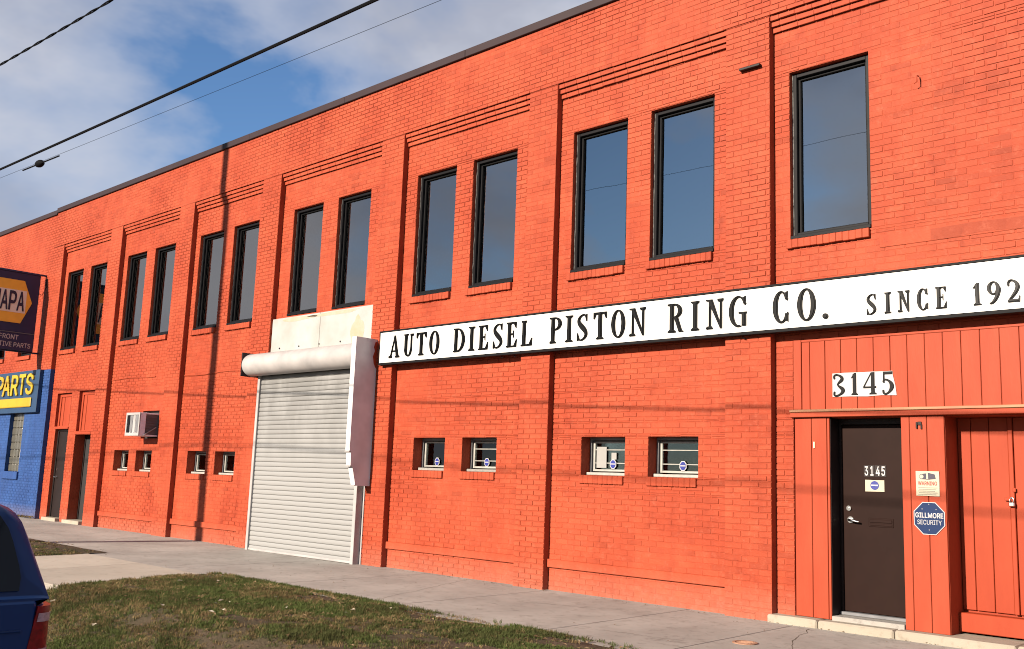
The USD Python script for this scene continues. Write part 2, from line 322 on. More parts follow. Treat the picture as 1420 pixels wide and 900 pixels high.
# ================================================================== THE ORANGE BUILDING
CO = 0.0677          # one brick course
BAY = 0.105          # depth of the bays behind the pilaster faces
P = [-19.803, -16.560, -13.287, -10.090, -6.565, -3.276, 0.0]       # right-hand edges of the pilasters
LE = [-17.137, -13.885, -10.702, -7.131, -3.805, -0.580, 5.02]      # left-hand edges of the pilasters that follow
XL, XR = -20.43, 5.60
ZC, ZROOF, ZB = 6.614, 7.553, -0.36
WH, WB = 5.886, 3.890
SH, SB = 1.689, 1.201
big = [(-19.579, -18.682), (-18.265, -17.391), (-16.325, -15.412), (-15.015, -14.109), (-13.074, -12.162), (-11.773, -10.871), (-9.712, -8.814), (-8.37, -7.465),
       (-6.278, -5.374), (-5.002, -4.091), (-3.030, -2.106), (-1.731, -0.789), (0.205, 1.142)]
small = [(-16.06, -15.37), (-15.03, -14.33), (-12.85, -12.13), (-11.80, -11.09), (-6.052, -5.357), (-4.988, -4.289), (-2.757, -2.057), (-1.705, -0.991)]
sh_ = lambda x: round(x - (5.426 - x) * 0.02 / 9.977, 4)
big = [(sh_(a), sh_(b)) for a, b in big]; small = [(sh_(a), sh_(b)) for a, b in small]
def sz(i): return (1.004, 1.449) if i < 4 else (SB, SH)
AC = (-14.93, -14.20, 1.70, 2.285)
DOORS = [(-19.40, -18.64, 1.935), (-18.22, -17.36, 1.805)]
TRANS = [(-19.48, -18.64, 2.00, 2.82), (-18.22, -17.36, 1.88, 2.835)]
ENTRY = (0.215, 4.60, 2.745)
SHUT = (-10.090, -7.131, 3.20)

bld = thing('brick_building', 'long two-storey brick building painted orange with dark framed windows', 'building', (-7.4, 0, -0.3))
holes = [(a, b, WB, WH) for a, b in big] + [(a, b, *sz(i)) for i, (a, b) in enumerate(small)] + [AC]
holes += [(a, b, ZB - 1, z) for a, b, z in DOORS] + TRANS + [(ENTRY[0], ENTRY[1], ZB - 1, ENTRY[2]), (SHUT[0] - 0.1, SHUT[1] + 0.1, ZB - 1, 2.95)]
outline = sbox(XL, ZB, XR, ZROOF)
front = outline.difference(unary_union([sbox(a, c, b, d) for a, b, c, d in holes]))
wall = extr(front, BAY + 0.0075, 0.50)
bld.part('wall', wall, 'orange_brick', tone=np.full(len(wall.vertices), 0.95))
# the rest of the shell: side walls, back wall, roof, floors
shell = cat(bx(XL + 0.002, XL + 0.3, 0.51, 14, ZB, ZROOF - 0.1), bx(XR - 0.3, XR - 0.002, 0.51, 14, ZB, ZROOF - 0.1), bx(XL + 0.31, XR - 0.31, 13.7, 14, ZB, ZROOF - 0.1))
bld.part('side_wall', shell, 'orange_brick', tone=np.full(len(shell.vertices), 0.9))
bld.part('roof', bx(XL + 0.01, XR - 0.01, 0.12, 14, ZROOF - 0.3, ZROOF - 0.12), 'cap_metal')
bld.part('upper_floor', bx(XL + 0.32, XR - 0.32, 0.52, 13.6, 3.25, 3.5), 'interior')
bld.part('partition', cat(bx(XL + 0.32, XR - 0.32, 3.2, 3.3, ZB, 3.2), bx(XL + 0.32, XR - 0.32, 4.2, 4.3, 3.52, ZROOF - 0.4)), 'interior')

# bricks ---------------------------------------------------------------
bricks = []      # (vertices 8x3, tone)
def lay(x0, x1, z0, z1, y, cut=(), off=0, zorg=WB, proud=(0.0008, 0.0072)):
    """running bond of single bricks on the plane y, cut at the openings"""
    k0 = int(math.floor((z0 - zorg) / CO)) - 1; k1 = int(math.ceil((z1 - zorg) / CO)) + 1
    for k in range(k0, k1):
        a, b = max(z0, zorg + k * CO), min(z1, zorg + (k + 1) * CO)
        if b - a < 0.014: continue
        cutz = sorted({a, b} | {q for h in cut for q in (h[2], h[3]) if a + 0.014 < q < b - 0.014})
        for za, zb in zip(cutz[:-1], cutz[1:]):
            zm = (za + zb) / 2
            segs = [(x0, x1)]
            for h in cut:
                if h[2] < zm < h[3]:
                    ns = []
                    for s in segs:
                        if h[1] <= s[0] or h[0] >= s[1]: ns.append(s); continue
                        if h[0] > s[0]: ns.append((s[0], h[0]))
                        if h[1] < s[1]: ns.append((h[1], s[1]))
                    segs = ns
            for s0, s1 in segs:
                if s1 - s0 < 0.02: continue
                n0 = x0 + ((k + off) % 2) * 0.1065 - 0.213
                xs = [s0]; q = n0
                while q < s1 - 0.045:
                    if q > s0 + 0.045: xs.append(q + rng.uniform(-0.006, 0.006))
                    q += 0.213
                xs.append(s1)
                for xa, xb in zip(xs[:-1], xs[1:]):
                    bricks.append((xa, xb, za, zb, y, proud, s0, s1))

for k in range(7):
    xa, xb = P[k], min(LE[k], XR)
    lay(xa, xb, ZB + 0.02, ZC - 3 * CO, BAY, holes + [(SHUT[0], SHUT[1], -1, 3.86)] + [(a - 0.005, b + 0.005, c, d) for a, b, c, d in TRANS])
PIL = [(XL, P[0])] + [(LE[k], P[k + 1]) for k in range(6)] + [(LE[6], XR)]
for i, (a, b) in enumerate(PIL):
    if i == 0: lay(a, b, 3.43, ZC, 0.0, off=1)
    else: lay(a, b, ZB + 0.02, ZC, 0.0, [(-0.2, 0.4, -1, -0.21)], off=1)
lay(XL, XR, ZC, ZROOF - 0.02, 0.0)
cor = []
for k in range(7):
    xa, xb = P[k], min(LE[k], XR)
    for j in range(3):
        y = BAY * (j + 1) / 4
        lay(xa, xb, ZC - (j + 1) * CO, ZC - j * CO + 0.0005, y, zorg=ZC, off=j, proud=(0.004, 0.006))
        cor.append(bx(xa, xb, y + 0.006, BAY + 0.0072, ZC - (j + 1) * CO + 0.013, ZC - j * CO + 0.0131))
nb0 = len(bricks)
cm = cat(*cor); bld.part('corbel', cm, 'orange_brick', tone=np.full(len(cm.vertices), 0.88))
pm = [bx(a, b, 0.0076, BAY + 0.007, ZB if i else 3.43, ZC) for i, (a, b) in enumerate(PIL)]
for i, m in enumerate(pm): bld.part('pilaster', m, 'orange_brick', tone=np.full(8, 0.88))
m = bx(XL, XR, 0.0076, BAY + 0.0074, ZC + 0.013, ZROOF); bld.part('parapet', m, 'orange_brick', tone=np.full(8, 0.88))

def brick_mesh(b):
    xa, xb, za, zb, y, (p0, p1), s0, s1 = b
    cx, cz = (xa + xb) / 2, (za + zb) / 2
    n = meshkit.noise(np.array([[cx * 0.75, y * 9, cz * 0.9]]), 3)[0]
    fill = min(1, max(0, (n - 0.25) / 0.5)); odd_ = rng.random()                     # thick old paint fills the joints in places
    pr = p0 + (p1 - p0) * fill + rng.uniform(-0.0012, 0.0016)
    w = 0.0026 + 0.0022 * fill + rng.uniform(0, 0.0014)
    if odd_ < 0.05: w += 0.003; pr += 0.002
    L0 = xa + (0 if abs(xa - s0) < 1e-6 else w); L1 = xb - (0 if abs(xb - s1) < 1e-6 else w)
    Z0, Z1 = za + w * 0.9, zb - w * 0.9
    dz = 0.004 * (meshkit.noise(np.array([[cx * 1.3, 5.0, cz * 3]]), 9)[0] - 0.5)
    c = 0.0036
    yb, yf = y + 0.0085, y + 0.0065 - pr
    j = rng.uniform(-0.0022, 0.0022, (4, 3))
    B = np.array([[L0, yb, Z0 + dz], [L1, yb, Z0 + dz], [L1, yb, Z1 + dz], [L0, yb, Z1 + dz]])
    F = np.array([[L0 + c, yf, Z0 + dz + c], [L1 - c, yf, Z0 + dz + c], [L1 - c, yf, Z1 + dz - c], [L0 + c, yf, Z1 + dz - c]]) + j * [1, 0.45, 1]
    return np.vstack([B, F])
FB = np.array([[4, 5, 6], [4, 6, 7], [0, 1, 5], [0, 5, 4], [1, 2, 6], [1, 6, 5], [2, 3, 7], [2, 7, 6], [3, 0, 4], [3, 4, 7]])
BV = np.array([brick_mesh(b) for b in bricks])
TN = np.clip(0.975 + 0.058 * rng.standard_normal(len(bricks)), 0.84, 1.08)
odd = rng.random(len(bricks)) < 0.06; TN[odd] *= rng.uniform(0.88, 0.95, odd.sum())
def in_frame(c): return (c[0] > 4) & (c[0] < 1416) & (c[1] > 4) & (c[1] < 896)
u, v, _z = proj(BV[:, 4:].reshape(-1, 3)); u, v = u.reshape(-1, 4), v.reshape(-1, 4)
area = 0.5 * np.abs((u[:, 2] - u[:, 0]) * (v[:, 3] - v[:, 1]) - (u[:, 3] - u[:, 1]) * (v[:, 2] - v[:, 0]))
ctr = BV[:, 4:].mean(1)
vis = (u.min(1) > 2) & (u.max(1) < 1418) & (v.min(1) > 2) & (v.max(1) < 898)
vis &= ~((ctr[:, 0] > -6.85) & (ctr[:, 2] > 2.70) & (ctr[:, 2] < 3.40))
order = np.argsort(-np.where(vis, area, 0))
pick = set(order[:300].tolist())
for i in order[:300]:
    bld.part('brick', (BV[i], FB), 'orange_brick', tone=np.full(8, TN[i]))
rest = np.array([i for i in range(len(bricks)) if i not in pick])
bld.part('brickwork', (BV[rest].reshape(-1, 3), (FB[None] + 8 * np.arange(len(rest))[:, None, None]).reshape(-1, 3)), 'orange_brick', tone=np.repeat(TN[rest], 8), kind='stuff')

# roof cap, water table, small ledges -----------------------------------
xs = list(np.arange(XL, XR, 3.05)) + [XR + 0.03]
for a, b in zip(xs[:-1], xs[1:]):
    bld.part('roof_cap', cb(a + 0.002, b - 0.002, -0.035, 0.42, ZROOF - 0.012, ZROOF + 0.112, 0.006), 'cap_metal')
for k in (1, 2, 4, 5):
    m = cb(P[k] + 0.001, LE[k] - 0.001, BAY - 0.034, BAY + 0.012, 0.0, 0.105, 0.006)
    bld.part('water_table', m, 'orange_brick', tone=np.full(len(m.vertices), 0.99))
for a, b, z in ((-16.55, -14.5, 3.02), (-13.27, -11.2, 2.97)):
    pts = np.array([[x, BAY - 0.004, z + 0.014 * math.sin(x * 3.1)] for x in np.linspace(a, b, 14)])
    m = tube(pts, 0.011, 5); bld.part('ledge', m, 'orange_brick', tone=np.full(len(m.vertices), 0.9))
m = cb(1.22, 5.0, BAY - 0.003, BAY + 0.006, 3.66, 3.80, 0.002)
bld.part('render_band', m, 'orange_brick', tone=np.full(len(m.vertices), 0.97))
px_ = np.linspace(1.75, 4.2, 40); top_ = 3.775 + 0.05 * (meshkit.fbm(np.c_[px_ * 5, px_ * 0, px_ * 0], 4, 3) - 0.35)
pp = extr(Polygon([(x, z) for x, z in zip(px_, top_)] + [(x, 3.672 + 0.01 * math.sin(x * 9)) for x in px_[::-1]]), BAY - 0.0045, BAY - 0.0028)
bld.part('paint_patch', pp, 'orange_brick', tone=np.full(len(pp.vertices), 0.76), label='darker ragged patch of repainted wall')
bld.part('iron_bar', cb(-0.372, -0.100, -0.055, 0.02, 6.005, 6.035, 0.004), 'dark_door', label='short dark iron bar projecting from pilaster')
bld.part('wall_hook', cat(tube([[1.682, 0.09, 5.44], [1.682, 0.03, 5.43], [1.682, 0.03, 5.36], [1.655, 0.03, 5.345]], 0.007, 6)), 'orange_wood', label='small hook rusting on the wall')

# big windows ----------------------------------------------------------
for wi, (a, b) in enumerate(big):
    w = bld.sub('window')
    y0 = 0.172
    fr = []
    t = 0.058
    for (xa, xb, za, zb) in ((a + 0.012, a + t, WB + 0.03, WH - 0.012), (b - t, b - 0.012, WB + 0.03, WH - 0.012), (a + t, b - t, WH - t, WH - 0.012), (a + t, b - t, WB + 0.045, WB + 0.088)):
        fr.append(cb(xa, xb, y0, y0 + 0.16, za, zb, 0.004))
    w.part('frame', cat(*fr), 'dark_metal')
    # dark inner sash, a step back
    s0, s1, c0, c1 = a + t + 0.001, b - t - 0.001, WB + 0.089, WH - t - 0.001
    k = 0.026
    w.part('sash', cat(cb(s0, s0 + k, y0 + 0.045, y0 + 0.10, c0, c1, 0.003), cb(s1 - k, s1, y0 + 0.045, y0 + 0.10, c0, c1, 0.003), cb(s0 + k, s1 - k, y0 + 0.045, y0 + 0.10, c1 - k, c1, 0.003), cb(s0 + k, s1 - k, y0 + 0.045, y0 + 0.10, c0, c0 + 0.016, 0.003)), 'black_metal')
    w.part('pane', bx(s0 + k - 0.004, s1 - k + 0.004, y0 + 0.075, y0 + 0.083, c0 + 0.012, c1 - k + 0.004), 'window_glass')
    w.part('sub_sill', cb(a + 0.005, b - 0.004, y0 - 0.075, y0 + 0.12, WB + 0.004, WB + 0.043, 0.004), 'dark_metal')
    w.part('caulk_bead', bx(a + 0.001, a + 0.0125, y0 + 0.004, y0 + 0.03, WB + 0.01, WH - 0.01), 'caulk')
    # rowlock brick sill
    n = 13; x0s, x1s = a - 0.035, b - 0.012
    if wi in (6, 7): continue
    m = bx(x0s + 0.004, x1s - 0.004, BAY - 0.034, BAY + 0.01, WB - 0.098, WB - 0.006); w.part('sill_bed', m, 'orange_brick', tone=np.full(8, 0.92))
    for q in range(n):
        xa, xb = x0s + (x1s - x0s) * q / n, x0s + (x1s - x0s) * (q + 1) / n
        dy, dzz = rng.uniform(-0.004, 0.004), rng.uniform(-0.004, 0.003)
        m = cb(xa + 0.0016, xb - 0.0016, BAY - 0.040 + dy, BAY + 0.012, WB - 0.104 + dzz, WB - 0.003, 0.005)
        w.part('sill_brick', m, 'orange_brick', tone=np.full(len(m.vertices), 0.96 + rng.uniform(-0.06, 0.04)))

# small ground floor windows -------------------------------------------
for wi, (a, b) in enumerate(small):
    z0, z1 = sz(wi)
    w = bld.sub('low_window')
    y0 = 0.285
    w.part('frame', cat(cb(a + 0.002, a + 0.030, y0, y0 + 0.07, z0 + 0.04, z1 - 0.002, 0.003), cb(b - 0.03, b - 0.002, y0, y0 + 0.07, z0 + 0.04, z1 - 0.002, 0.003), cb(a + 0.03, b - 0.03, y0, y0 + 0.07, z1 - 0.035, z1 - 0.002, 0.003)), 'galvanised' if wi < 8 else 'white_frame')
    w.part('sash', cat(cb(a + 0.045, a + 0.075, y0 + 0.02, y0 + 0.06, z0 + 0.055, z1 - 0.05, 0.003), cb(b - 0.075, b - 0.045, y0 + 0.02, y0 + 0.06, z0 + 0.055, z1 - 0.05, 0.003), cb(a + 0.075, b - 0.075, y0 + 0.02, y0 + 0.06, z0 + 0.055, z0 + 0.082, 0.003), cb(a + 0.075, b - 0.075, y0 + 0.02, y0 + 0.06, z1 - 0.072, z1 - 0.05, 0.003)), 'white_frame')
    w.part('pane', bx(a + 0.06, b - 0.06, y0 + 0.036, y0 + 0.042, z0 + 0.07, z1 - 0.06), 'low_glass')
    w.part('sill', cb(a + 0.004, b - 0.004, y0 - 0.07, y0 + 0.07, z0 + 0.003, z0 + 0.040, 0.004), 'white_frame')
    if wi in (5, 6, 7):
        for zz in (z0 + 0.155, z0 + 0.325): w.part('glazing_bar', cb(a + 0.075, b - 0.075, y0 + 0.024, y0 + 0.034, zz, zz + 0.012, 0.002), 'white_frame')
    n = 9; x0s, x1s = a - 0.015, b - 0.012
    m = bx(x0s + 0.004, x1s - 0.004, BAY - 0.019, BAY + 0.008, z0 - 0.100, z0 - 0.008); w.part('sill_bed', m, 'orange_brick', tone=np.full(8, 0.92))
    for q in range(n):
        xa, xb = x0s + (x1s - x0s) * q / n, x0s + (x1s - x0s) * (q + 1) / n
        m = cb(xa + 0.0016, xb - 0.0016, BAY - 0.024 + rng.uniform(-0.003, 0.003), BAY + 0.01, z0 - 0.108, z0 - 0.002 + rng.uniform(-0.004, 0), 0.005)
        w.part('sill_brick', m, 'orange_brick', tone=np.full(len(m.vertices), 0.96 + rng.uniform(-0.05, 0.04)))
w = None
# notices behind the glass of the third window from the entrance
bld.part('paper_notice', cat(bx(-2.67, -2.51, 0.303, 0.306, 1.30, 1.57)), 'paper', label='sheet of white paper in the small window')
bld.part('window_notice', bx(-2.43, -2.35, 0.303, 0.306, 1.41, 1.495), 'paper', label='small white card in the small window')

# two narrow doorways at the far end -----------------------------------
for i, ((a, b, zt), (ta, tb, t0, t1)) in enumerate(zip(DOORS, TRANS)):
    tp = bld.sub('transom_panel')
    tp.part('surround', extr(sbox(ta, t0, tb, t1).difference(sbox(ta + 0.09, t0 + 0.02, tb - 0.06, t1 - 0.09)), BAY + 0.075, BAY + 0.105), 'orange_wood')
    tp.part('panel', bx(ta + 0.001, tb - 0.001, BAY + 0.094, BAY + 0.11, t0, t1 - 0.05), 'orange_wood')
    tp.part('bead', cat(cb(ta + 0.25, ta + 0.27, BAY + 0.082, BAY + 0.096, t0 + 0.03, t1 - 0.1, 0.003), cb(tb - 0.22, tb - 0.2, BAY + 0.082, BAY + 0.096, t0 + 0.03, t1 - 0.1, 0.003)), 'orange_wood')
    tp.part('head_trim', cb(a - 0.02, b + 0.005, BAY - 0.02, BAY + 0.04, zt + 0.005, zt + 0.055, 0.004), 'orange_wood')
    zf = float(gz(a)) + 0.075
    dep = 0.20 if i == 0 else 0.36
    d = bld.part('door', cb(a + 0.06, b - 0.01, dep, dep + 0.045, zf + 0.01, zt - 0.05, 0.004), 'dark_door' if i == 0 else 'void', label=None)
    d.part('door_frame', cat(cb(a + 0.002, a + 0.055, dep - 0.02, dep + 0.05, zf, zt - 0.002, 0.004), cb(a + 0.055, b - 0.002, dep - 0.02, dep + 0.05, zt - 0.045, zt - 0.002, 0.004)), 'dark_door')
    if i == 0:
        d.part('handle', cat(tube([[a + 0.14, dep - 0.001, 0.79], [a + 0.14, dep - 0.06, 0.79], [a + 0.22, dep - 0.06, 0.79]], 0.014, 8), disc(a + 0.14, 0.79, 0.03, dep - 0.012, dep)), 'chrome')
        d.part('lock', disc(a + 0.14, 0.97, 0.024, dep - 0.015, dep), 'chrome')
    bld.part('door_step', cb(a - 0.02, b + 0.02, BAY - 0.10, 0.42, ZB, zf, 0.008), 'kerb_stone')

# entrance: board cladding, beam, doors ---------------------------------
EY = 0.12
ent = bld.sub('entrance_cladding', label='orange vertical board cladding round the entrance')
ent.part('backing', extr(unary_union([sbox(0.216, 1.90, 4.60, 2.745), sbox(0.216, -0.21, 0.622, 1.90), sbox(1.387, -0.21, 1.815, 1.90)]), EY + 0.014, EY + 0.06), 'orange_wood')
ent.part('corner_board', cb(0.218, 0.309, EY - 0.012, EY + 0.014, 1.972, 2.742, 0.003), 'orange_wood')
ent.part('head_board', cb(0.309, 4.6, EY - 0.008, EY + 0.012, 2.715, 2.742, 0.003), 'orange_wood')
xb_ = [0.309, 0.405, 0.582, 0.760, 0.938, 1.118, 1.295, 1.470, 1.648, 1.826, 2.002, 2.180, 2.360, 2.537] + [2.537 + 0.178 * i for i in range(1, 12)]
for a, b in zip(xb_[:-1], xb_[1:]):
    ent.part('plank', cb(a + 0.0035, min(b, 4.6) - 0.0035, EY + rng.uniform(-0.0015, 0.0015), EY + 0.016, 1.972, 2.716, 0.003), 'orange_wood')
for a, b, z0, z1 in ((0.222, 0.417, -0.208, 1.886), (0.417, 0.592, -0.208, 1.886), (0.592, 0.624, -0.208, 1.886), (1.385, 1.474, -0.212, 1.886), (1.474, 1.647, -0.212, 1.886), (1.647, 1.818, -0.212, 1.886)):
    ent.part('plank', cb(a + 0.0035, b - 0.0035, EY + rng.uniform(-0.0015, 0.0015), EY + 0.016, z0, z1, 0.003), 'orange_wood')
ent.part('beam', cb(0.19, 4.6, EY - 0.045, EY + 0.05, 1.888, 1.940, 0.004), 'orange_wood')
ent.part('beam_capping', cb(0.188, 4.6, EY - 0.060, EY + 0.03, 1.942, 1.970, 0.004), 'bare_wood', label='worn bare edge strip along the beam')
# recess side walls
for x0, x1, yd in ((0.60, 0.626, 0.42), (1.384, 1.41, 0.42), (1.79, 1.8195, 0.52)):
    ent.part('recess_side', bx(x0, x1 - 0.001, EY + 0.02, yd, -0.22, 1.889), 'orange_door' if x0 > 1.5 else 'dark_door')
ent.part('recess_head', bx(0.63, 4.6, EY + 0.052, 0.52, 1.882, 1.93), 'orange_door')
ent.part('rear_panel', cat(bx(0.4, 0.6, 0.42, 0.47, -0.3, 1.95), bx(1.40, 1.79, 0.42, 0.52, -0.3, 1.95), bx(0.4, 4.6, 0.47, 0.52, 1.85, 2.7)), 'orange_door')
DY = 0.36
door = bld.part('door', cb(0.655, 1.384, DY, DY + 0.045, -0.128, 1.815, 0.004), 'brown_door', label='dark brown steel entrance door')
door.part('door_frame', cat(cb(0.628, 0.650, DY - 0.03, DY + 0.05, -0.15, 1.88, 0.003), cb(0.650, 1.384, DY - 0.03, DY + 0.05, 1.82, 1.88, 0.003)), 'dark_door')
door.part('handle', cat(disc(0.735, 0.815, 0.034, DY - 0.012, DY - 0.0005), tube([[0.735, DY - 0.01, 0.815], [0.735, DY - 0.055, 0.815], [0.79, DY - 0.06, 0.806], [0.845, DY - 0.058, 0.800]], [0.014, 0.013, 0.011, 0.010], 10)), 'chrome', smooth=40)
door.part('deadbolt', cat(disc(0.72, 0.935, 0.026, DY - 0.018, DY - 0.0005), disc(0.72, 0.935, 0.012, DY - 0.024, DY - 0.018)), 'chrome')
door.part('letter_slot', cat(cb(0.93, 1.195, DY - 0.006, DY + 0.0, 0.755, 0.845, 0.003), cb(0.945, 1.18, DY - 0.014, DY - 0.006, 0.80, 0.832, 0.003), cb(0.945, 1.18, DY - 0.011, DY - 0.006, 0.768, 0.79, 0.003)), 'brown_door')
door.part('threshold', cb(0.63, 1.384, DY - 0.06, DY + 0.05, -0.165, -0.133, 0.004), 'galvanised')
ent.part('doorbell', cb(0.440, 0.458, EY - 0.014, EY, 1.556, 1.624, 0.003), 'brass')
ent.part('torn_bracket', cat(cb(1.545, 1.56, EY - 0.02, EY, 1.755, 1.82, 0.003), cb(1.56, 1.60, EY - 0.012, EY, 1.79, 1.825, 0.003), cb(1.59, 1.605, EY - 0.016, EY, 1.75, 1.80, 0.003)), 'dark_door')
# padlocked double doors
PY = 0.455
dd = bld.sub('double_door', label='orange plank double door with padlock hasp')
for a, b in ((1.822, 1.951), (1.951, 2.123), (2.123, 2.300), (2.345, 2.52), (2.52, 2.70), (2.70, 2.88), (2.88, 3.06)):
    dd.part('plank', cb(a + 0.003, b - 0.003, PY, PY + 0.03, 0.012, 1.88, 0.004), 'orange_door')
dd.part('meeting_stile', cb(2.302, 2.343, PY - 0.022, PY + 0.03, 0.012, 1.88, 0.004), 'orange_door')
dd.part('backing', bx(1.80, 4.6, PY + 0.031, PY + 0.06, -0.25, 1.9), 'orange_door')
dd.part('kick_board', cb(1.821, 3.2, PY - 0.115, PY + 0.02, -0.19, -0.012, 0.005), 'orange_door')
dd.part('hasp', cat(cb(2.255, 2.345, PY - 0.030, PY - 0.022, 1.075, 1.110, 0.003), cb(2.33, 2.36, PY - 0.034, PY - 0.022, 1.16, 1.20, 0.004)), 'orange_door')

# kerb under the entrance
kerb = thing('entry_kerb', None, None, (2.2, 0.1, -0.3), kind='structure')
kx = [-0.040, 0.535, 1.335, 2.45, 3.9, 5.6]
for a, b in zip(kx[:-1], kx[1:]):
    m = cb(a + 0.004, b - 0.004, -0.045, 0.60, -0.42, -0.212, 0.018)
    m = m.subdivide().subdivide(); vv = m.vertices.copy(); vv += 0.006 * (np.c_[meshkit.noise(vv * 9, 1), meshkit.noise(vv * 9, 2), meshkit.noise(vv * 9, 4)] - 0.5)
    kerb.part('kerb_stone', trimesh.Trimesh(vv, m.faces, process=False), 'kerb_stone', smooth=40)
kerb.part('door_slab', cb(0.63, 1.384, 0.10, 0.40, -0.24, -0.167, 0.006), 'pavement')

# rolling shutter --------------------------------------------------------
sh = bld.sub('rolling_shutter', label='white steel rolling shutter with dirty upper slats')
SX0, SX1 = -10.085, -7.155
prof = []
n_sl = 38; z_top = 2.80; z_bot = float(gz(-8.6)) + 0.012
pitch = (z_top - z_bot) / n_sl
for i in range(n_sl):
    zb_ = z_bot + i * pitch
    pts = [(-0.080, 0.002), (-0.092, 0.012), (-0.100, 0.15), (-0.102, 0.45), (-0.100, 0.80), (-0.094, 0.93), (-0.080, 0.955)]
    poly = Polygon([(y, zb_ + t * pitch) for y, t in pts])
    sh.part('slat', extr_x(poly, SX0, SX1), 'shutter', smooth=50)
sh.part('bottom_bar', cb(SX0, SX1, -0.118, -0.075, z_bot - 0.008, z_bot + 0.03, 0.004), 'white_metal')
sh.part('backing', bx(SX0, SX1, -0.074, -0.06, z_bot, z_top + 0.1), 'void')
sh.part('guide', cb(-10.150, -10.080, -0.135, 0.0, -0.30, 2.84, 0.004), 'white_metal')
sh.part('guide', cat(cb(-7.160, -7.085, -0.135, 0.0, -0.31, 2.84, 0.004), cb(-7.085, -7.045, -0.012, 0.0, -0.31, 0.95, 0.002)), 'white_metal')
circ = [(-0.215 + 0.205 * math.cos(t), 2.985 + 0.200 * math.sin(t)) for t in np.linspace(math.radians(88), math.radians(285), 26)]
hood = Polygon([(-0.005, 3.185)] + circ + [(-0.162, 2.83), (-0.005, 3.0)])
sh.part('barrel_hood', extr_x(hood, -10.26, -7.055), 'white_metal', smooth=30)
sh.part('end_plate', cb(-10.285, -10.262, -0.42, 0.0, 2.775, 3.20, 0.004), 'cap_metal')
side = Polygon([(0, 3.25), (-0.43, 3.25), (-0.43, 1.47), (-0.405, 1.44), (-0.395, 1.24), (-0.355, 1.215), (-0.28, 0.93), (0, 0.93)])
sh.part('side_cover', extr_x(side, -7.053, -6.945), 'cover_white', smooth=20)
op = Polygon([(-0.004, 3.22), (-0.05, 3.20), (-0.075, 3.12), (-0.05, 3.06), (-0.085, 2.97), (-0.06, 2.86), (-0.03, 2.80), (-0.004, 2.78)])
m = extr_x(op, -6.9449, -6.9435); sh.part('orange_overpaint', m, 'orange_wood', label='smear of orange wall paint on the side cover')
for yy, zz in ((-0.413, 1.455), (-0.376, 1.228), (-0.275, 0.94)):
    sh.part('cover_seam', cb(-7.058, -6.940, yy - 0.03, yy + 0.012, zz - 0.010, zz + 0.006, 0.002), 'white_metal')
sh.part('fascia_panel', cb(-10.085, -8.62, 0.045, 0.082, 3.15, 3.852, 0.003), 'panel_white')
sh.part('fascia_panel', cb(-8.612, -7.136, 0.045, 0.082, 3.15, 3.852, 0.003), 'panel_white')
for i_, (xs_, zs_, w_, h_) in enumerate(((-7.55, 3.42, 0.20, 0.26), (-9.3, 3.80, 0.5, 0.04), (-8.2, 3.81, 0.7, 0.03))):
    an_ = np.linspace(0, 2 * math.pi, 28)[:-1]; rr_ = 0.65 + 0.7 * meshkit.fbm(np.c_[np.cos(an_) * 2 + i_ * 7, np.sin(an_) * 2, an_ * 0], 3, 6)
    sh.part('stain', extr(Polygon(np.c_[xs_ + w_ * rr_ * np.cos(an_), np.minimum(zs_ + h_ * rr_ * np.sin(an_), 3.848)]), 0.0435, 0.0448), 'rust_stain')
for q in range(5): sh.part('fascia_bolt', disc(-9.8 + 0.6 * q, 3.30, 0.014, 0.036, 0.046, 10), 'dark_metal')

# ================================================================== SIGNS AND FIXTURES ON THE BUILDING
# ---- drawn serif alphabet (unit height)
ST, TH = 0.165, 0.062
def rect(a, b, c, d): return sbox(a, c, b, d)
def serif(cx, hw, z, up=1, t=0.05):
    s = 1 if up else -1
    return Polygon([(cx - hw, z), (cx + hw, z), (cx + hw, z + s * t * 0.75), (cx + ST * 0.55, z + s * t * 1.9), (cx - ST * 0.55, z + s * t * 1.9), (cx - hw, z + s * t * 0.75)])
def ell(cx, cz, rx, rz): return affinity.scale(Point(cx, cz).buffer(1.0, quad_segs=12), rx, rz)
def stroke(pts, ws):
    """brush stroke of changing width through the points"""
    pts = np.array(pts, float); t = np.linspace(0, 1, len(pts)); tt = np.linspace(0, 1, 40)
    from scipy.interpolate import CubicSpline, PchipInterpolator
    q = CubicSpline(t, pts)(tt); w_ = PchipInterpolator(np.linspace(0, 1, len(ws)), ws)(tt)
    return unary_union([unary_union([Point(*q[i]).buffer(w_[i] / 2, quad_segs=5), Point(*q[i + 1]).buffer(w_[i + 1] / 2, quad_segs=5)]).convex_hull for i in range(39)])
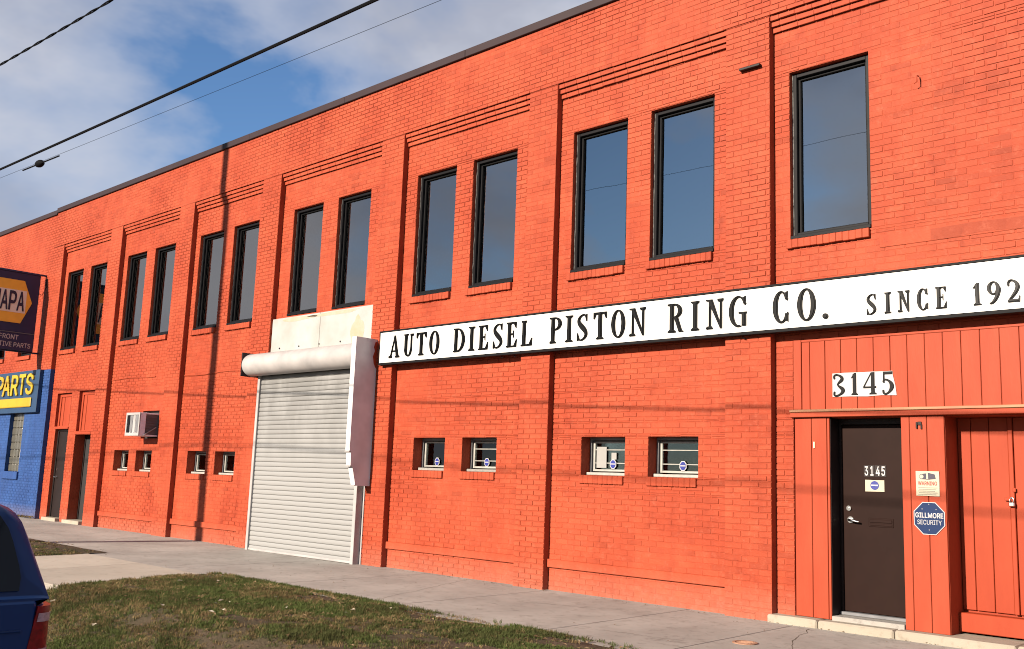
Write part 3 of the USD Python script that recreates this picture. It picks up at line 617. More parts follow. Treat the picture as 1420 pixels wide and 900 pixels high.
def glyph(ch, w):
    s, t = ST, TH
    if ch == 'I': return unary_union([rect(w / 2 - s / 2, w / 2 + s / 2, 0, 1), serif(w / 2, w / 2, 0), serif(w / 2, w / 2, 1, 0)])
    if ch == 'A':
        a = unary_union([Polygon([(w * .12, 0), (w * .12 + t * 1.1, 0), (w * .54, .98), (w * .47, .98)]), Polygon([(w * .44, 1), (w * .56, 1), (w * .93, 0), (w * .93 - s * 1.05, 0)]), rect(w * .25, w * .72, .27, .27 + t)])
        return unary_union([a, serif(w * .15, w * .15, 0), serif(w * .80, w * .20, 0)])
    if ch == 'U':
        o = ell(w * .5, .30, w * .40, .30).difference(ell(w * .53, .31, w * .40 - s * .78, .30 - t)).intersection(rect(0, w, -1, .30))
        return unary_union([o, rect(w * .10, w * .10 + s, .29, 1), rect(w * .90 - t * 1.25, w * .90, .29, 1), serif(w * .10 + s / 2, w * .23, 1, 0), serif(w * .87, w * .17, 1, 0)])
    if ch == 'T':
        return unary_union([rect(w / 2 - s / 2, w / 2 + s / 2, 0, 1), serif(w / 2, w * .27, 0), rect(0.02, w - .02, 1 - t * 1.25, 1), Polygon([(0, 1), (.10, 1), (.12, .93), (.045, .76), (0, .76)]), Polygon([(w, 1), (w - .10, 1), (w - .12, .93), (w - .045, .76), (w, .76)])])
    if ch == 'O': return ell(w / 2, .5, w / 2, .515).difference(ell(w / 2, .5, w / 2 - s, .515 - t * .95))
    if ch == 'D':
        b = ell(w * .36, .5, w * .64, .5).difference(ell(w * .36, .5, w * .64 - s, .5 - t)).intersection(rect(w * .36, w, 0, 1))
        return unary_union([b, rect(w * .10, w * .10 + s, 0, 1), rect(w * .02, w * .37, 0, t), rect(w * .02, w * .37, 1 - t, 1)])
    if ch in 'EL':
        g = [rect(w * .12, w * .12 + s, 0, 1), rect(0, w * .95, 0, t), Polygon([(w * .96, 0), (w, .30), (w * .95, .30), (w * .72, t)]), serif(w * .12 + s / 2, w * .22, 1, 0)]
        if ch == 'E': g += [rect(0, w * .92, 1 - t, 1), Polygon([(w * .93, 1), (w * .93, .75), (w * .885, .75), (w * .68, 1 - t)]), rect(w * .2, w * .68, .49, .49 + t), rect(w * .64, w * .69, .37, .66)]
        return unary_union(g)
    if ch in 'PR':
        b = ell(w * .42, .745, w * (.56 if ch == 'P' else .50), .255).difference(ell(w * .42, .745, w * (.56 if ch == 'P' else .50) - s, .255 - t)).intersection(rect(w * .42, w, 0, 1))
        g = [b, rect(w * .14, w * .14 + s, 0, 1), rect(0, w * .43, 1 - t, 1), rect(w * .14, w * .43, .49, .49 + t), serif(w * .14 + s / 2, w * .25, 0)]
        if ch == 'R': g += [Polygon([(w * .42, .50), (w * .42 + s * .95, .52), (w * .93, .04), (w, .04), (w, 0), (w * .72, 0)])]
        return unary_union(g)
    if ch == 'N':
        return unary_union([rect(w * .16, w * .16 + t * 1.3, 0, 1), rect(w * .80, w * .80 + t * 1.3, 0, 1), Polygon([(w * .08, 1), (w * .08 + s * 1.15, 1), (w * .80 + t * 1.3, 0), (w * .80 + t * .2, 0)]), serif(w * .19, w * .19, 0, 1), serif(w * .83, w * .17, 1, 0), rect(0, w * .2, 1 - t * .8, 1)])
    if ch in 'CG':
        o = ell(w * .52, .5, w * .52, .515).difference(ell(w * .56, .5, w * .56 - s, .515 - t)).difference(Polygon([(w * .62, .30 if ch == 'C' else .02), (w * 2, .24 if ch == 'C' else .02), (w * 2, .80), (w * .62, .72)]))
        g = [o, Polygon([(w * .93, 1.0), (w * .93, .70), (w * .87, .70), (w * .72, .93)])]
        if ch == 'C': g += [Polygon([(w * .97, .02), (w * .97, .32), (w * .91, .32), (w * .72, .08)])]
        else: g += [rect(w * .72, w * .72 + s * .95, .02, .46), rect(w * .55, w, .42, .42 + t * .9)]
        return unary_union(g)
    if ch == 'S':
        g = stroke([(w * .86, .80), (w * .50, .965), (w * .17, .76), (w * .50, .50), (w * .82, .24), (w * .46, .035), (w * .10, .20)], [.05, .06, .13, .20, .13, .06, .05])
        return unary_union([g, Polygon([(w * .90, 1), (w * .90, .72), (w * .84, .72), (w * .70, .95)]), Polygon([(w * .04, 0), (w * .04, .30), (w * .10, .30), (w * .28, .05)])])
    if ch == '.': return ell(w / 2, .085, w / 2, .085)
    if ch == '1': return unary_union([rect(w * .5 - s / 2, w * .5 + s / 2, 0, .97), serif(w * .5, w * .5, 0), Polygon([(w * .5 - s / 2, .80), (w * .0, .76), (w * .02, .81), (w * .45, 1.0), (w * .5 + s / 2, 1.0)])])
    if ch == '9':
        r = ell(w * .5, .70, w * .5, .30).difference(ell(w * .5, .70, w * .5 - s, .30 - t))
        return unary_union([r, stroke([(w * .90, .70), (w * .84, .45), (w * .58, .16), (w * .22, .02)], [.155, .16, .13, .06])])
    if ch == '2':
        return unary_union([stroke([(w * .10, .76), (w * .42, .96), (w * .82, .72), (w * .56, .36), (w * .10, .05)], [.09, .08, .17, .13, .06]), rect(w * .03, w * .97, 0, .115), Polygon([(w * .97, 0), (w, .26), (w * .94, .26), (w * .84, .1)])])
    if ch == '3':
        return stroke([(w * .08, .82), (w * .42, .965), (w * .80, .76), (w * .40, .52), (w * .88, .28), (w * .45, .035), (w * .08, .17)], [.10, .09, .16, .075, .18, .09, .10])
    if ch == '4':
        return unary_union([rect(w * .62, w * .62 + s, 0, 1), Polygon([(w * .62, 1), (w * .70, 1), (w * .13, .36), (w * .02, .36)]), rect(w * .02, w, .29, .29 + t * 1.25), serif(w * .62 + s / 2, w * .28, 0)])
    if ch == '5':
        return unary_union([rect(w * .08, w * .92, .87, 1), rect(w * .08, w * .22, .50, 1), stroke([(w * .10, .55), (w * .50, .61), (w * .87, .34), (w * .48, .035), (w * .08, .14)], [.08, .09, .19, .09, .10])])
def raised(poly, x0, z0, h, y, d):
    """carved letter: full outline at the back, narrower ridge in front"""
    g = affinity.translate(affinity.scale(poly, h, h, origin=(0, 0)), x0, z0).buffer(0)
    top = g.buffer(-0.010 * h / 0.35)
    return cat(extr(g, y - d * 0.6, y), extr(top, y - d, y - d * 0.6) if not top.is_empty else None)

sg = thing('business_sign', 'long white sign board reading AUTO DIESEL PISTON RING CO. in black letters', 'sign', (-1.6, -0.04, 2.84))
sy = -0.085
SGX0, SGX1 = -6.80, 3.9
xs = [SGX0 + 0.018, -4.40, -1.98, 0.44, 2.10, SGX1 - 0.018]
for a, b in zip(xs[:-1], xs[1:]):
    sg.part('panel', bx(a + 0.0008, b - 0.0008, sy + 0.004, -0.02, 2.852, 3.338), 'white_sign')
sg.part('frame', cat(cb(SGX0, SGX1, sy - 0.004, -0.002, 3.333, 3.359, 0.003), cb(SGX0, SGX1, sy - 0.004, -0.002, 2.815, 2.852, 0.003), cb(SGX0, SGX0 + 0.018, sy - 0.004, -0.002, 2.852, 3.338, 0.003), cb(SGX1 - 0.018, SGX1, sy - 0.004, -0.002, 2.852, 3.338, 0.003)), 'black_metal')
sg.part('back_rail', cat(bx(SGX0 + 0.05, SGX1 - 0.05, -0.018, 0.0, 3.0, 3.05)), 'dark_metal')
letters = [('A', -6.544, -6.288), ('U', -6.195, -5.986), ('T', -5.901, -5.679), ('O', -5.604, -5.388), ('D', -5.079, -4.843), ('I', -4.762, -4.636), ('E', -4.556, -4.365), ('S', -4.272, -4.073), ('E', -4.004, -3.809), ('L', -3.729, -3.522),
           ('P', -3.210, -2.996), ('I', -2.933, -2.808), ('S', -2.739, -2.549), ('T', -2.462, -2.248), ('O', -2.173, -1.956), ('N', -1.891, -1.646), ('R', -1.319, -1.096), ('I', -0.989, -0.875), ('N', -0.780, -0.550), ('G', -0.475, -0.246), ('C', 0.079, 0.271), ('O', 0.372, 0.588), ('.', 0.663, 0.728)]
sml = [('S', 1.146, 1.254), ('I', 1.335, 1.404), ('N', 1.473, 1.593), ('C', 1.666, 1.777), ('E', 1.848, 1.956), ('1', 2.205, 2.277), ('9', 2.331, 2.447), ('2', 2.510, 2.622)]
for lst, h in ((letters, 0.350), (sml, 0.216)):
    for ch, a, b in lst:
        sg.part('letter', raised(glyph(ch, (b - a) / h), a, 2.917, h, sy + 0.0042, 0.026), 'letter_black')
for x in (-4.14, -0.33, -3.9):
    sg.part('wire_clip', cat(tube([[x, -0.03, 2.832], [x, -0.03, 2.79], [x + 0.03, -0.03, 2.785]], 0.006, 6)), 'dark_metal')

# house number board
hn = thing('house_number_board', 'torn white board with black numerals 3145 above the entrance door', 'number sign', (1.0, 0.115, 2.1))
poly = Polygon([(0.668, 2.352), (0.80, 2.354), (1.0, 2.352), (1.318, 2.350), (1.322, 2.30), (1.345, 2.20), (1.356, 2.098), (1.20, 2.104), (1.05, 2.096), (0.86, 2.102), (0.668, 2.100)])
hn.part('board', extr(poly, 0.1135, 0.1178), 'sticker_white')
for ch, a, b in (('3', 0.682, 0.802), ('1', 0.878, 0.950), ('4', 1.005, 1.148), ('5', 1.212, 1.328)):
    hn.part('numeral', raised(glyph(ch, (b - a) / 0.236), a, 2.112 + (0.002 if ch != '3' else -0.004), 0.232, 0.1133, 0.010), 'letter_black')

# numbers and notice on the door
dn = thing('door_number', 'white stick-on numerals 3145 on the brown door', 'number sign', (1.0, DY, 1.28))
for ch, a, b in zip('3145', (0.895, 0.955, 1.015, 1.075), (0.940, 0.998, 1.066, 1.122)):
    dn.part('backing_tile', bx(a - 0.006, b + 0.006, DY - 0.0035, DY - 0.0006, 1.272, 1.392), 'dark_door')
    m = word(ch, a + 0.004, b - 0.004, 1.282, 1.382, DY - 0.0065, DY - 0.0036)
    dn.part('numeral', m, 'sticker_white')
ds = thing('door_notice', 'small cream notice with blue round badge on the brown door', 'notice', (1.0, DY, 1.12))
ds.part('plate', bx(0.900, 1.105, DY - 0.0045, DY - 0.0008, 1.118, 1.238), 'cream')
ds.part('badge', disc(1.003, 1.182, 0.046, DY - 0.0075, DY - 0.0046), 'sticker_blue')
ds.part('badge_band', bx(0.965, 1.041, DY - 0.0095, DY - 0.0076, 1.176, 1.190), 'sticker_white')

# security signs on the cladding
ws = thing('warning_sign', 'cream camera surveillance sign with red word WARNING beside the door', 'sign', (1.64, 0.115, 1.09))
ws.part('plate', bx(1.530, 1.757, 0.1105, 0.1175, 1.093, 1.335), 'cream')
ws.part('camera_pictogram', cat(disc(1.590, 1.281, 0.026, 0.1075, 0.1104), extr(Polygon([(1.600, 1.309), (1.66, 1.318), (1.715, 1.305), (1.725, 1.262), (1.66, 1.252), (1.600, 1.255)]), 0.1078, 0.1104)), 'print_navy')
ws.part('camera_lens', cat(disc(1.588, 1.281, 0.019, 0.1058, 0.1074), bx(1.634, 1.652, 0.1058, 0.1077, 1.258, 1.314)), 'cream')
ws.part('lettering', word('WARNING', 1.550, 1.735, 1.196, 1.236, 0.1072, 0.1104), 'red_print')
for i in range(5): ws.part('text_line', bx(1.55 + 0.008 * (i % 2), 1.737 - 0.012 * (i % 3), 0.1088, 0.1104, 1.170 - 0.0165 * i, 1.176 - 0.0165 * i), 'grey_print')
oc = thing('security_sign', 'navy octagonal sign reading GILLMORE SECURITY beside the door', 'sign', (1.65, 0.115, 0.72))
def octo(cx, cz, rx, rz):
    k = 0.414
    return Polygon([(cx - rx, cz - rz * k), (cx - rx * k, cz - rz), (cx + rx * k, cz - rz), (cx + rx, cz - rz * k), (cx + rx, cz + rz * k), (cx + rx * k, cz + rz), (cx - rx * k, cz + rz), (cx - rx, cz + rz * k)])
oc.part('rim', extr(octo(1.650, 0.876, 0.150, 0.157), 0.1105, 0.1175), 'sticker_white')
oc.part('face', extr(octo(1.650, 0.876, 0.143, 0.150), 0.1085, 0.1104), 'navy_sign')
oc.part('lettering', word('GILLMORE', 1.517, 1.787, 0.880, 0.930, 0.1055, 0.1084), 'sticker_white')
oc.part('lettering', word('SECURITY', 1.535, 1.770, 0.815, 0.860, 0.1055, 0.1084, bold=False), 'sticker_white')
for x, z in ((1.585, 0.965), (1.72, 0.965), (1.65, 0.765), (1.65, 1.012)): oc.part('screw', disc(x, z, 0.006, 0.1055, 0.1084, 8), 'galvanised')

# stickers on the low windows
st_at = [(-5.733, 1.338, 'in the farthest low window right of the shutter'), (-4.675, 1.342, 'in the second low window right of the shutter'), (-2.399, 1.350, 'beside papers in the low window left of the door'), (-1.338, 1.344, 'in the low window nearest the entrance')]
for x, z, where in st_at:
    s_ = thing('security_sticker', 'blue and white octagonal sticker ' + where, 'sticker', (x, 0.30, z), group='security stickers in low windows')
    s_.part('rim', extr(octo(x, z, 0.050, 0.060), 0.2985, 0.3008), 'sticker_white')
    s_.part('face', extr(octo(x, z, 0.040, 0.050), 0.2965, 0.2984), 'sticker_blue')
    s_.part('band', bx(x - 0.036, x + 0.036, 0.2948, 0.2964, z - 0.004, z + 0.008), 'sticker_white')

pl = thing('padlock', 'small steel padlock hanging on the orange double door', 'padlock', (2.32, PY - 0.05, 1.02))
pl.part('body', cb(2.295, 2.350, PY - 0.062, PY - 0.034, 1.020, 1.066, 0.008), 'chrome')
pl.part('shackle', tube([[2.306, PY - 0.048, 1.06], [2.306, PY - 0.048, 1.09], [2.314, PY - 0.046, 1.104], [2.323, PY - 0.045, 1.109], [2.332, PY - 0.046, 1.104], [2.340, PY - 0.048, 1.09], [2.340, PY - 0.048, 1.06]], 0.006, 8), 'chrome', smooth=True)

ac = thing('air_conditioner', 'grey window air conditioner jutting from the wall on a strut', 'air conditioner', (-14.55, -0.1, 1.73))
ax0, ax1, ay0, az0, az1 = -14.82, -14.215, -0.30, 1.735, 2.215
ac.part('housing', cat(cb(ax0, ax1, ay0 + 0.02, ay0 + 0.14, az0, az1, 0.006), cb(ax0, ax1, ay0 + 0.14, 0.30, az1 - 0.03, az1, 0.004), cb(ax0, ax1, ay0 + 0.14, 0.30, az0, az0 + 0.03, 0.004), cb(ax0, ax0 + 0.02, ay0 + 0.14, 0.30, az0 + 0.03, az1 - 0.03, 0.003), bx(ax0 + 0.02, ax1 - 0.1, ay0 + 0.14, 0.3, az0 + 0.03, az1 - 0.03)), 'ac_metal')
ac.part('rear_frame', extr(sbox(ax0, az0, ax1, az1).difference(sbox(ax0 + 0.045, az0 + 0.06, ax1 - 0.045, az1 - 0.05)), ay0, ay0 + 0.02), 'white_metal')
for q in range(4): ac.part('coil_panel', cb(ax0 + 0.055 + 0.126 * q, ax0 + 0.155 + 0.126 * q, ay0 + 0.008, ay0 + 0.02, az0 + 0.065, az1 - 0.055, 0.003), ['dark_metal', 'galvanised', 'white_metal', 'galvanised'][q])
for q in range(7): ac.part('louvre', cb(ax1 - 0.03, ax1 - 0.002, ay0 + 0.16, 0.08, az0 + 0.05 + 0.056 * q, az0 + 0.058 + 0.056 * q, 0.002), 'galvanised')
ac.part('side_panel', cb(ax1 - 0.035, ax1 - 0.031, ay0 + 0.15, 0.25, az0 + 0.03, az1 - 0.03, 0.001), 'galvanised')
ac.part('strut', tube([[ax1 + 0.012, ay0 + 0.1, az0 + 0.01], [ax1 + 0.012, 0.07, az0 + 0.19]], 0.010, 6), 'white_metal')
ac.part('filler_panel', cat(bx(AC[0], AC[1], 0.2, 0.22, AC[2], AC[3])), 'void')

# ================================================================== THE BLUE NEIGHBOUR
nb = thing('shop_building', 'neighbouring brick shop with blue painted ground floor and orange upper storey', 'building', (-30, 0, -0.25))
NX0, NX1 = -46.0, XL - 0.004
nwin = [(-22.10, -21.19), (-23.95, -23.01), (-27.3, -26.4)]
nh = [(a, b, WB - 0.03, WH - 0.03) for a, b in nwin] + [(-22.105, -21.17, 0.87, 2.37), (-25.5, -24.4, 0.87, 2.37)]
nf = sbox(NX0, ZB, NX1, ZROOF - 0.04).difference(unary_union([sbox(a, c, b, d) for a, b, c, d in nh]))
up = nf.intersection(sbox(-99, 3.43, 99, 99)); lo = nf.intersection(sbox(-99, -9, 99, 3.43))
m = extr(up, 0.0078, 0.4); nb.part('upper_wall', m, 'orange_brick', tone=np.full(len(m.vertices), 0.88))
m = extr(lo, 0.0078, 0.4); nb.part('lower_wall', m, 'blue_brick', tone=np.full(len(m.vertices), 0.88))
m = bx(XL + 0.0, P[0], 0.0076, BAY + 0.007, ZB, 3.428); nb.part('corner_pier', m, 'blue_brick', tone=np.full(8, 0.9))
bricks.clear(); lay(-26.5, NX1, 3.43, ZROOF - 0.06, 0.0, nh); nu = len(bricks); lay(-26.5, NX1, ZB + 0.02, 3.43, 0.0, nh); lay(XL, P[0], ZB + 0.02, 3.425, 0.0, off=1)
V = np.array([brick_mesh(b) for b in bricks]); T = np.clip(0.985 + 0.04 * rng.standard_normal(len(bricks)), 0.86, 1.08)
for sl, mm, nm in ((slice(0, nu), 'orange_brick', 'upper_brickwork'), (slice(nu, None), 'blue_brick', 'lower_brickwork')):
    q = V[sl]; nb.part(nm, (q.reshape(-1, 3), (FB[None] + 8 * np.arange(len(q))[:, None, None]).reshape(-1, 3)), mm, tone=np.repeat(T[sl], 8), kind='stuff')
nb.part('roof_cap', cb(NX0, NX1 - 0.002, -0.03, 0.4, ZROOF - 0.052, ZROOF + 0.072, 0.006), 'cap_metal')
s_ = cat(bx(NX0, NX0 + 0.3, 0.41, 12, ZB, 7.3), bx(NX0 + 0.31, NX1 - 0.01, 11.7, 12, ZB, 7.3)); nb.part('side_wall', s_, 'orange_brick', tone=np.full(len(s_.vertices), 0.9))
nb.part('roof', bx(NX0 + 0.01, NX1 - 0.01, 0.41, 12, 7.1, 7.3), 'cap_metal')
nb.part('partition', bx(NX0 + 0.32, NX1 - 0.01, 2.5, 2.6, ZB, 7.0), 'interior')
for a, b in nwin:
    w = nb.sub('window'); z0, z1 = WB - 0.03, WH - 0.03; y0 = 0.09
    w.part('frame', extr(sbox(a + 0.01, z0 + 0.01, b - 0.01, z1 - 0.01).difference(sbox(a + 0.065, z0 + 0.08, b - 0.065, z1 - 0.065)), y0, y0 + 0.12), 'dark_metal')
    w.part('pane', bx(a + 0.06, b - 0.06, y0 + 0.07, y0 + 0.078, z0 + 0.07, z1 - 0.06), 'window_glass')
    m = cb(a - 0.03, b - 0.01, -0.04, 0.06, z0 - 0.105, z0 - 0.002, 0.006); w.part('sill', m, 'orange_brick', tone=np.full(len(m.vertices), 0.97))
for a, b in ((-22.105, -21.17), (-25.5, -24.4)):
    w = nb.sub('glass_block_window')
    w.part('mortar_bed', bx(a, b, 0.135, 0.2, 0.87, 2.37), 'mortar')
    nxk = max(1, round((b - a) / 0.19))
    for i in range(nxk):
        for j in range(8):
            x_, z_ = a + (b - a) * i / nxk, 0.87 + 1.5 * j / 8
            if i == nxk - 2 and j in (2,): continue
            w.part('glass_block', cb(x_ + 0.005, x_ + (b - a) / nxk - 0.005, 0.10 + rng.uniform(-0.003, 0.003), 0.15, z_ + 0.005, z_ + 0.1825, 0.012), 'glass_block')
    m = cb(a - 0.06, b + 0.05, -0.045, 0.06, 0.675, 0.865, 0.008); w.part('sill', m, 'blue_brick', tone=np.full(len(m.vertices), 1.0))

ps = thing('parts_sign', 'flat dark blue wall sign with yellow letters PARTS and yellow bar', 'sign', (-22.5, -0.06, 2.36))
ps.part('panel', cb(-25.6, -20.205, -0.10, -0.0, 2.36, 3.435, 0.006), 'parts_blue')
px = [(-22.98, -22.46), (-22.50, -21.97), (-21.92, -21.45), (-21.40, -20.98), (-20.93, -20.47)]
for ch, (a, b) in zip('PARTS', px):
    ps.part('letter_shadow', word(ch, a - 0.05, b + 0.01, 2.79, 3.34, -0.106, -0.1005), 'parts_dark')
    ps.part('letter', word(ch, a, b, 2.815, 3.355, -0.135, -0.1065), 'parts_yellow')
ps.part('bar', cb(-25.2, -20.52, -0.135, -0.1005, 2.50, 2.735, 0.02), 'parts_yellow')

ns = thing('projecting_sign', 'black projecting sign with gold hexagon logo over the blue shop front', 'sign', (-20.65, -0.9, 3.88))
NXF = -20.645                                   # its face towards the street's right end
def face(poly, x0, x1): return extr_x(poly, x0, x1)
def yz(y0, y1, z0, z1): return sbox(y0, z0, y1, z1)
ns.part('cabinet', cb(NXF - 0.17, NXF, -1.64, -0.165, 4.345, 5.86, 0.008), 'cabinet')
ns.part('lower_panel', cb(NXF - 0.17, NXF, -1.64, -0.165, 3.885, 4.325, 0.008), 'cabinet')
cy, czz = -0.880, 5.12
hexa = Polygon([(cy - 0.58, czz), (cy - 0.37, czz - 0.545), (cy + 0.33, czz - 0.545), (cy + 0.56, czz), (cy + 0.33, czz + 0.545), (cy - 0.37, czz + 0.545)])
ns.part('hexagon', face(hexa, NXF + 0.0008, NXF + 0.012), 'gold')
ns.part('name_panel', face(sbox(cy - 0.45, czz - 0.285, cy + 0.41, czz + 0.29), NXF + 0.0125, NXF + 0.018), 'pale_face')
def word_x(text, y0, y1, z0, z1, x0, x1, bold=True):
    m = meshkit.text_mesh(text, 0.1, 0.002, bold=bold); v = m.vertices.copy(); lo_, hi_ = v.min(0), v.max(0); u_ = (v - lo_) / (hi_ - lo_)
    return trimesh.Trimesh(np.c_[x0 + u_[:, 2] * (x1 - x0), y0 + u_[:, 0] * (y1 - y0), z0 + u_[:, 1] * (z1 - z0)], m.faces, process=False)
for i, ch in enumerate('NAPA'):
    ns.part('letter', word_x(ch, cy - 0.395 + 0.197 * i, cy - 0.215 + 0.197 * i, czz - 0.24, czz + 0.26, NXF + 0.0185, NXF + 0.026), 'print_navy')
ns.part('lettering', word_x('LAKEFRONT', -1.36, -0.55, 4.155, 4.275, NXF + 0.001, NXF + 0.006, bold=False), 'sign_text')
ns.part('lettering', word_x('AUTOMOTIVE PARTS', -1.58, -0.24, 3.965, 4.085, NXF + 0.001, NXF + 0.006, bold=False), 'sign_text')
ns.part('top_trim', cb(NXF - 0.18, NXF + 0.01, -1.66, -0.155, 5.862, 5.885, 0.004), 'cabinet')
ns.part('divider', cb(NXF - 0.02, NXF + 0.006, -1.64, -0.165, 4.326, 4.344, 0.003), 'galvanised')
ns.part('bracket', cat(tube([[NXF - 0.08, -1.2, 5.90], [NXF - 0.08, 0.02, 5.90]], 0.025, 8), tube([[NXF - 0.08, -1.5, 3.87], [NXF - 0.08, 0.02, 3.87]], 0.022, 8)), 'cabinet')
ns.part('cable', tube([[NXF - 0.05, -0.03, 5.88], [NXF + 0.03, -0.01, 5.6], [NXF + 0.02, -0.1, 5.36], [NXF + 0.0, -0.17, 5.40]], 0.009, 6), 'wire')

# ================================================================== GROUND
single('ground', trimesh.Trimesh(np.array([[-600, -600, -0.96], [600, -600, -0.96], [600, 600, -0.96], [-600, 600, -0.96]], float), [[0, 1, 2], [0, 2, 3]], process=False), 'land', kind='structure')
single('street', bx(-160, 120, -10.3, -6.46, -1.05, -0.82), 'asphalt', kind='structure')
sk = thing('street_kerb', None, None, (0, -6.4, -0.7), kind='structure')
for i in range(22):
    a = -36 + 2.4 * i
    if a < -6.6 and a + 2.4 > -10.4: z1 = -0.80
    else: z1 = -0.68
    sk.part('kerb_stone', cb(a + 0.004, a + 2.396, -6.455, -6.30, -1.04, z1, 0.02), 'kerb_stone')
sw = thing('sidewalk', None, None, (0, -1.4, -0.3), kind='structure')
jx = [-46, -38, -32, -27, -24.0, -21.6, -19.2, -17.0, -14.8, -12.55, -10.15, -7.75, -5.45, -3.14, -1.02, 0.345, 2.2, 4.1, 6.2, 8.5, 11, 15, 22, 40]
for a, b in zip(jx[:-1], jx[1:]):
    g = 0.007; n = 3
    yy = [0.55, -2.95]
    top, bot = [], []
    nx_ = 4
    vs, fs = [], []
    for i in range(nx_ + 1):
        for y in yy:
            x = a + g + (b - a - 2 * g) * i / nx_ - 0.05 * (y + 1.4)
            vs.append([x, y, float(gz(x))]); vs.append([x, y, float(gz(x)) - 0.12])
    for i in range(nx_):
        o = 4 * i
        fs += [[o, o + 2, o + 6], [o, o + 6, o + 4], [o + 2, o + 3, o + 7], [o + 2, o + 7, o + 6], [o, o + 4, o + 5], [o, o + 5, o + 1]]
    fs += [[0, 1, 3], [0, 3, 2]]; o = 4 * nx_; fs += [[o, o + 2, o + 3], [o, o + 3, o + 1]]
    sw.part('slab', (np.array(vs), np.array(fs)), 'pavement')
def crack(p0, p1, seed):
    r = np.random.default_rng(seed); n = 22; t = np.linspace(0, 1, n); p0, p1 = np.array(p0), np.array(p1)
    q = p0 + t[:, None] * (p1 - p0); d = np.array([-(p1 - p0)[1], (p1 - p0)[0]]); d /= np.linalg.norm(d)
    q = q + d * (np.cumsum(r.normal(0, 0.018, n)) - t * 0)[:, None]; wv = r.uniform(0.0015, 0.0045, n)
    vs = np.vstack([np.c_[q + d * wv[:, None], gz(q[:, 0]) + 0.0015], np.c_[q - d * wv[:, None], gz(q[:, 0]) + 0.0015]])
    fs = [[i, n + i, n + i + 1] for i in range(n - 1)] + [[i, n + i + 1, i + 1] for i in range(n - 1)]
    sw.part('crack', (vs, np.array(fs)), 'soil')
for ci, (a_, b_) in enumerate((((-4.6, -0.05), (-3.3, -2.7)), ((-2.6, -1.2), (-1.2, -0.5)), ((0.5, -0.15), (1.3, -2.2)), ((-8.6, -0.2), (-7.9, -2.6)), ((-13.6, -0.2), (-12.8, -1.6)), ((-0.9, -2.2), (0.2, -1.9)))): crack(a_, b_, 40 + ci)
sw.part('bed', bx(-46, 40, -2.93, 0.5, -0.6, -0.355), 'soil')

def vz(x, y):
    """height of the strip between pavement and kerb"""
    t = np.clip((-y - 5.0) / 1.3, 0, 1)
    return gz(x) * (1 - t) + (-0.69) * t
dr = thing('driveway', None, None, (-8.3, -4.6, -0.4), kind='structure')
dl = [(-10.10, -6.62), (-9.60, -6.03)]          # left and right edge at the pavement and at the kerb
def dedge(y, side):
    t = (-y - 2.9) / 2.2
    return (-10.10 + 0.42 * t) if side == 0 else (-6.66 + 0.60 * t)
bedv = [[x, y, float(vz(x, y)) + 0.0015] for y in (-2.93, -5.0, -6.30) for x in (dedge(y, 0) + 0.01, dedge(y, 1) - 0.01)]
dr.part('joint_bed', (np.array(bedv), np.array([[0, 2, 3], [0, 3, 1], [2, 4, 5], [2, 5, 3]])), 'soil')
for (ya, yb) in ((-2.945, -5.0), (-5.005, -6.30)):
    for s in ((0, .5), (.5, 1)):
        P4 = []
        for y in (ya, yb):
            l_, r_ = dedge(y, 0), dedge(y, 1)
            for q in s: P4.append((l_ + (r_ - l_) * q + (0.004 if q == s[0] else -0.004), y))
        vs = [[x, y, float(vz(x, y)) + 0.006] for x, y in P4] + [[x, y, float(vz(x, y)) - 0.14] for x, y in P4]
        dr.part('slab', (np.array(vs), np.array([[0, 2, 3], [0, 3, 1], [0, 1, 5], [0, 5, 4], [2, 6, 7], [2, 7, 3], [0, 4, 6], [0, 6, 2], [1, 3, 7], [1, 7, 5]])), 'drive')

def verge(x0, x1, y0, y1, nx, ny, left=None, right=None, seed=0):
    """soil strip with an uneven edge that spills a little over the concrete"""
    g = np.zeros((ny + 1, nx + 1, 3))
    for j in range(ny + 1):
        y = y0 + (y1 - y0) * j / ny
        a = left(y) if left else x0; b = right(y) if right else x1
        g[j, :, 0] = a + (b - a) * np.arange(nx + 1) / nx; g[j, :, 1] = y
    wob = 0.11 * (meshkit.fbm(np.c_[g[0, :, 0] * 1.6, np.zeros(nx + 1), np.zeros(nx + 1)], 4, seed) - 0.45)
    fall = np.clip(1 - np.arange(ny + 1) / 6, 0, 1)[:, None]
    g[:, :, 1] += fall * wob[None]
    if left or right:
        k = nx if right else 0
        w2 = 0.12 * (meshkit.fbm(np.c_[g[:, k, 1] * 1.8, np.ones(ny + 1), np.zeros(ny + 1)], 4, seed + 5) - 0.5)
        fx = np.clip(1 - np.abs(np.arange(nx + 1) - k) / 8, 0, 1)[None]
        g[:, :, 0] += fx * w2[:, None]
    h = 0.022 * meshkit.fbm(g.reshape(-1, 3) * [1.5, 1.5, 0] + seed, 4, seed).reshape(ny + 1, nx + 1) + 0.026 * meshkit.fbm(g.reshape(-1, 3) * [7, 7, 0], 3, seed + 2).reshape(ny + 1, nx + 1)
    edge = np.minimum(1, np.arange(ny + 1) / 5)[:, None] * np.ones((1, nx + 1))
    if right: edge = edge * np.minimum(1, (nx - np.arange(nx + 1)) / 5)[None]
    if left: edge = edge * np.minimum(1, np.arange(nx + 1) / 5)[None]
    g[:, :, 2] = vz(g[:, :, 0], np.minimum(g[:, :, 1], -2.9)) + 0.006 + h * (0.25 + 0.75 * edge) + 0.0
    i = np.arange(ny)[:, None] * (nx + 1) + np.arange(nx)[None]; i = i.ravel()
    f = np.vstack([np.c_[i, i + nx + 2, i + 1], np.c_[i, i + nx + 1, i + nx + 2]])
    return g, (g.reshape(-1, 3), f)
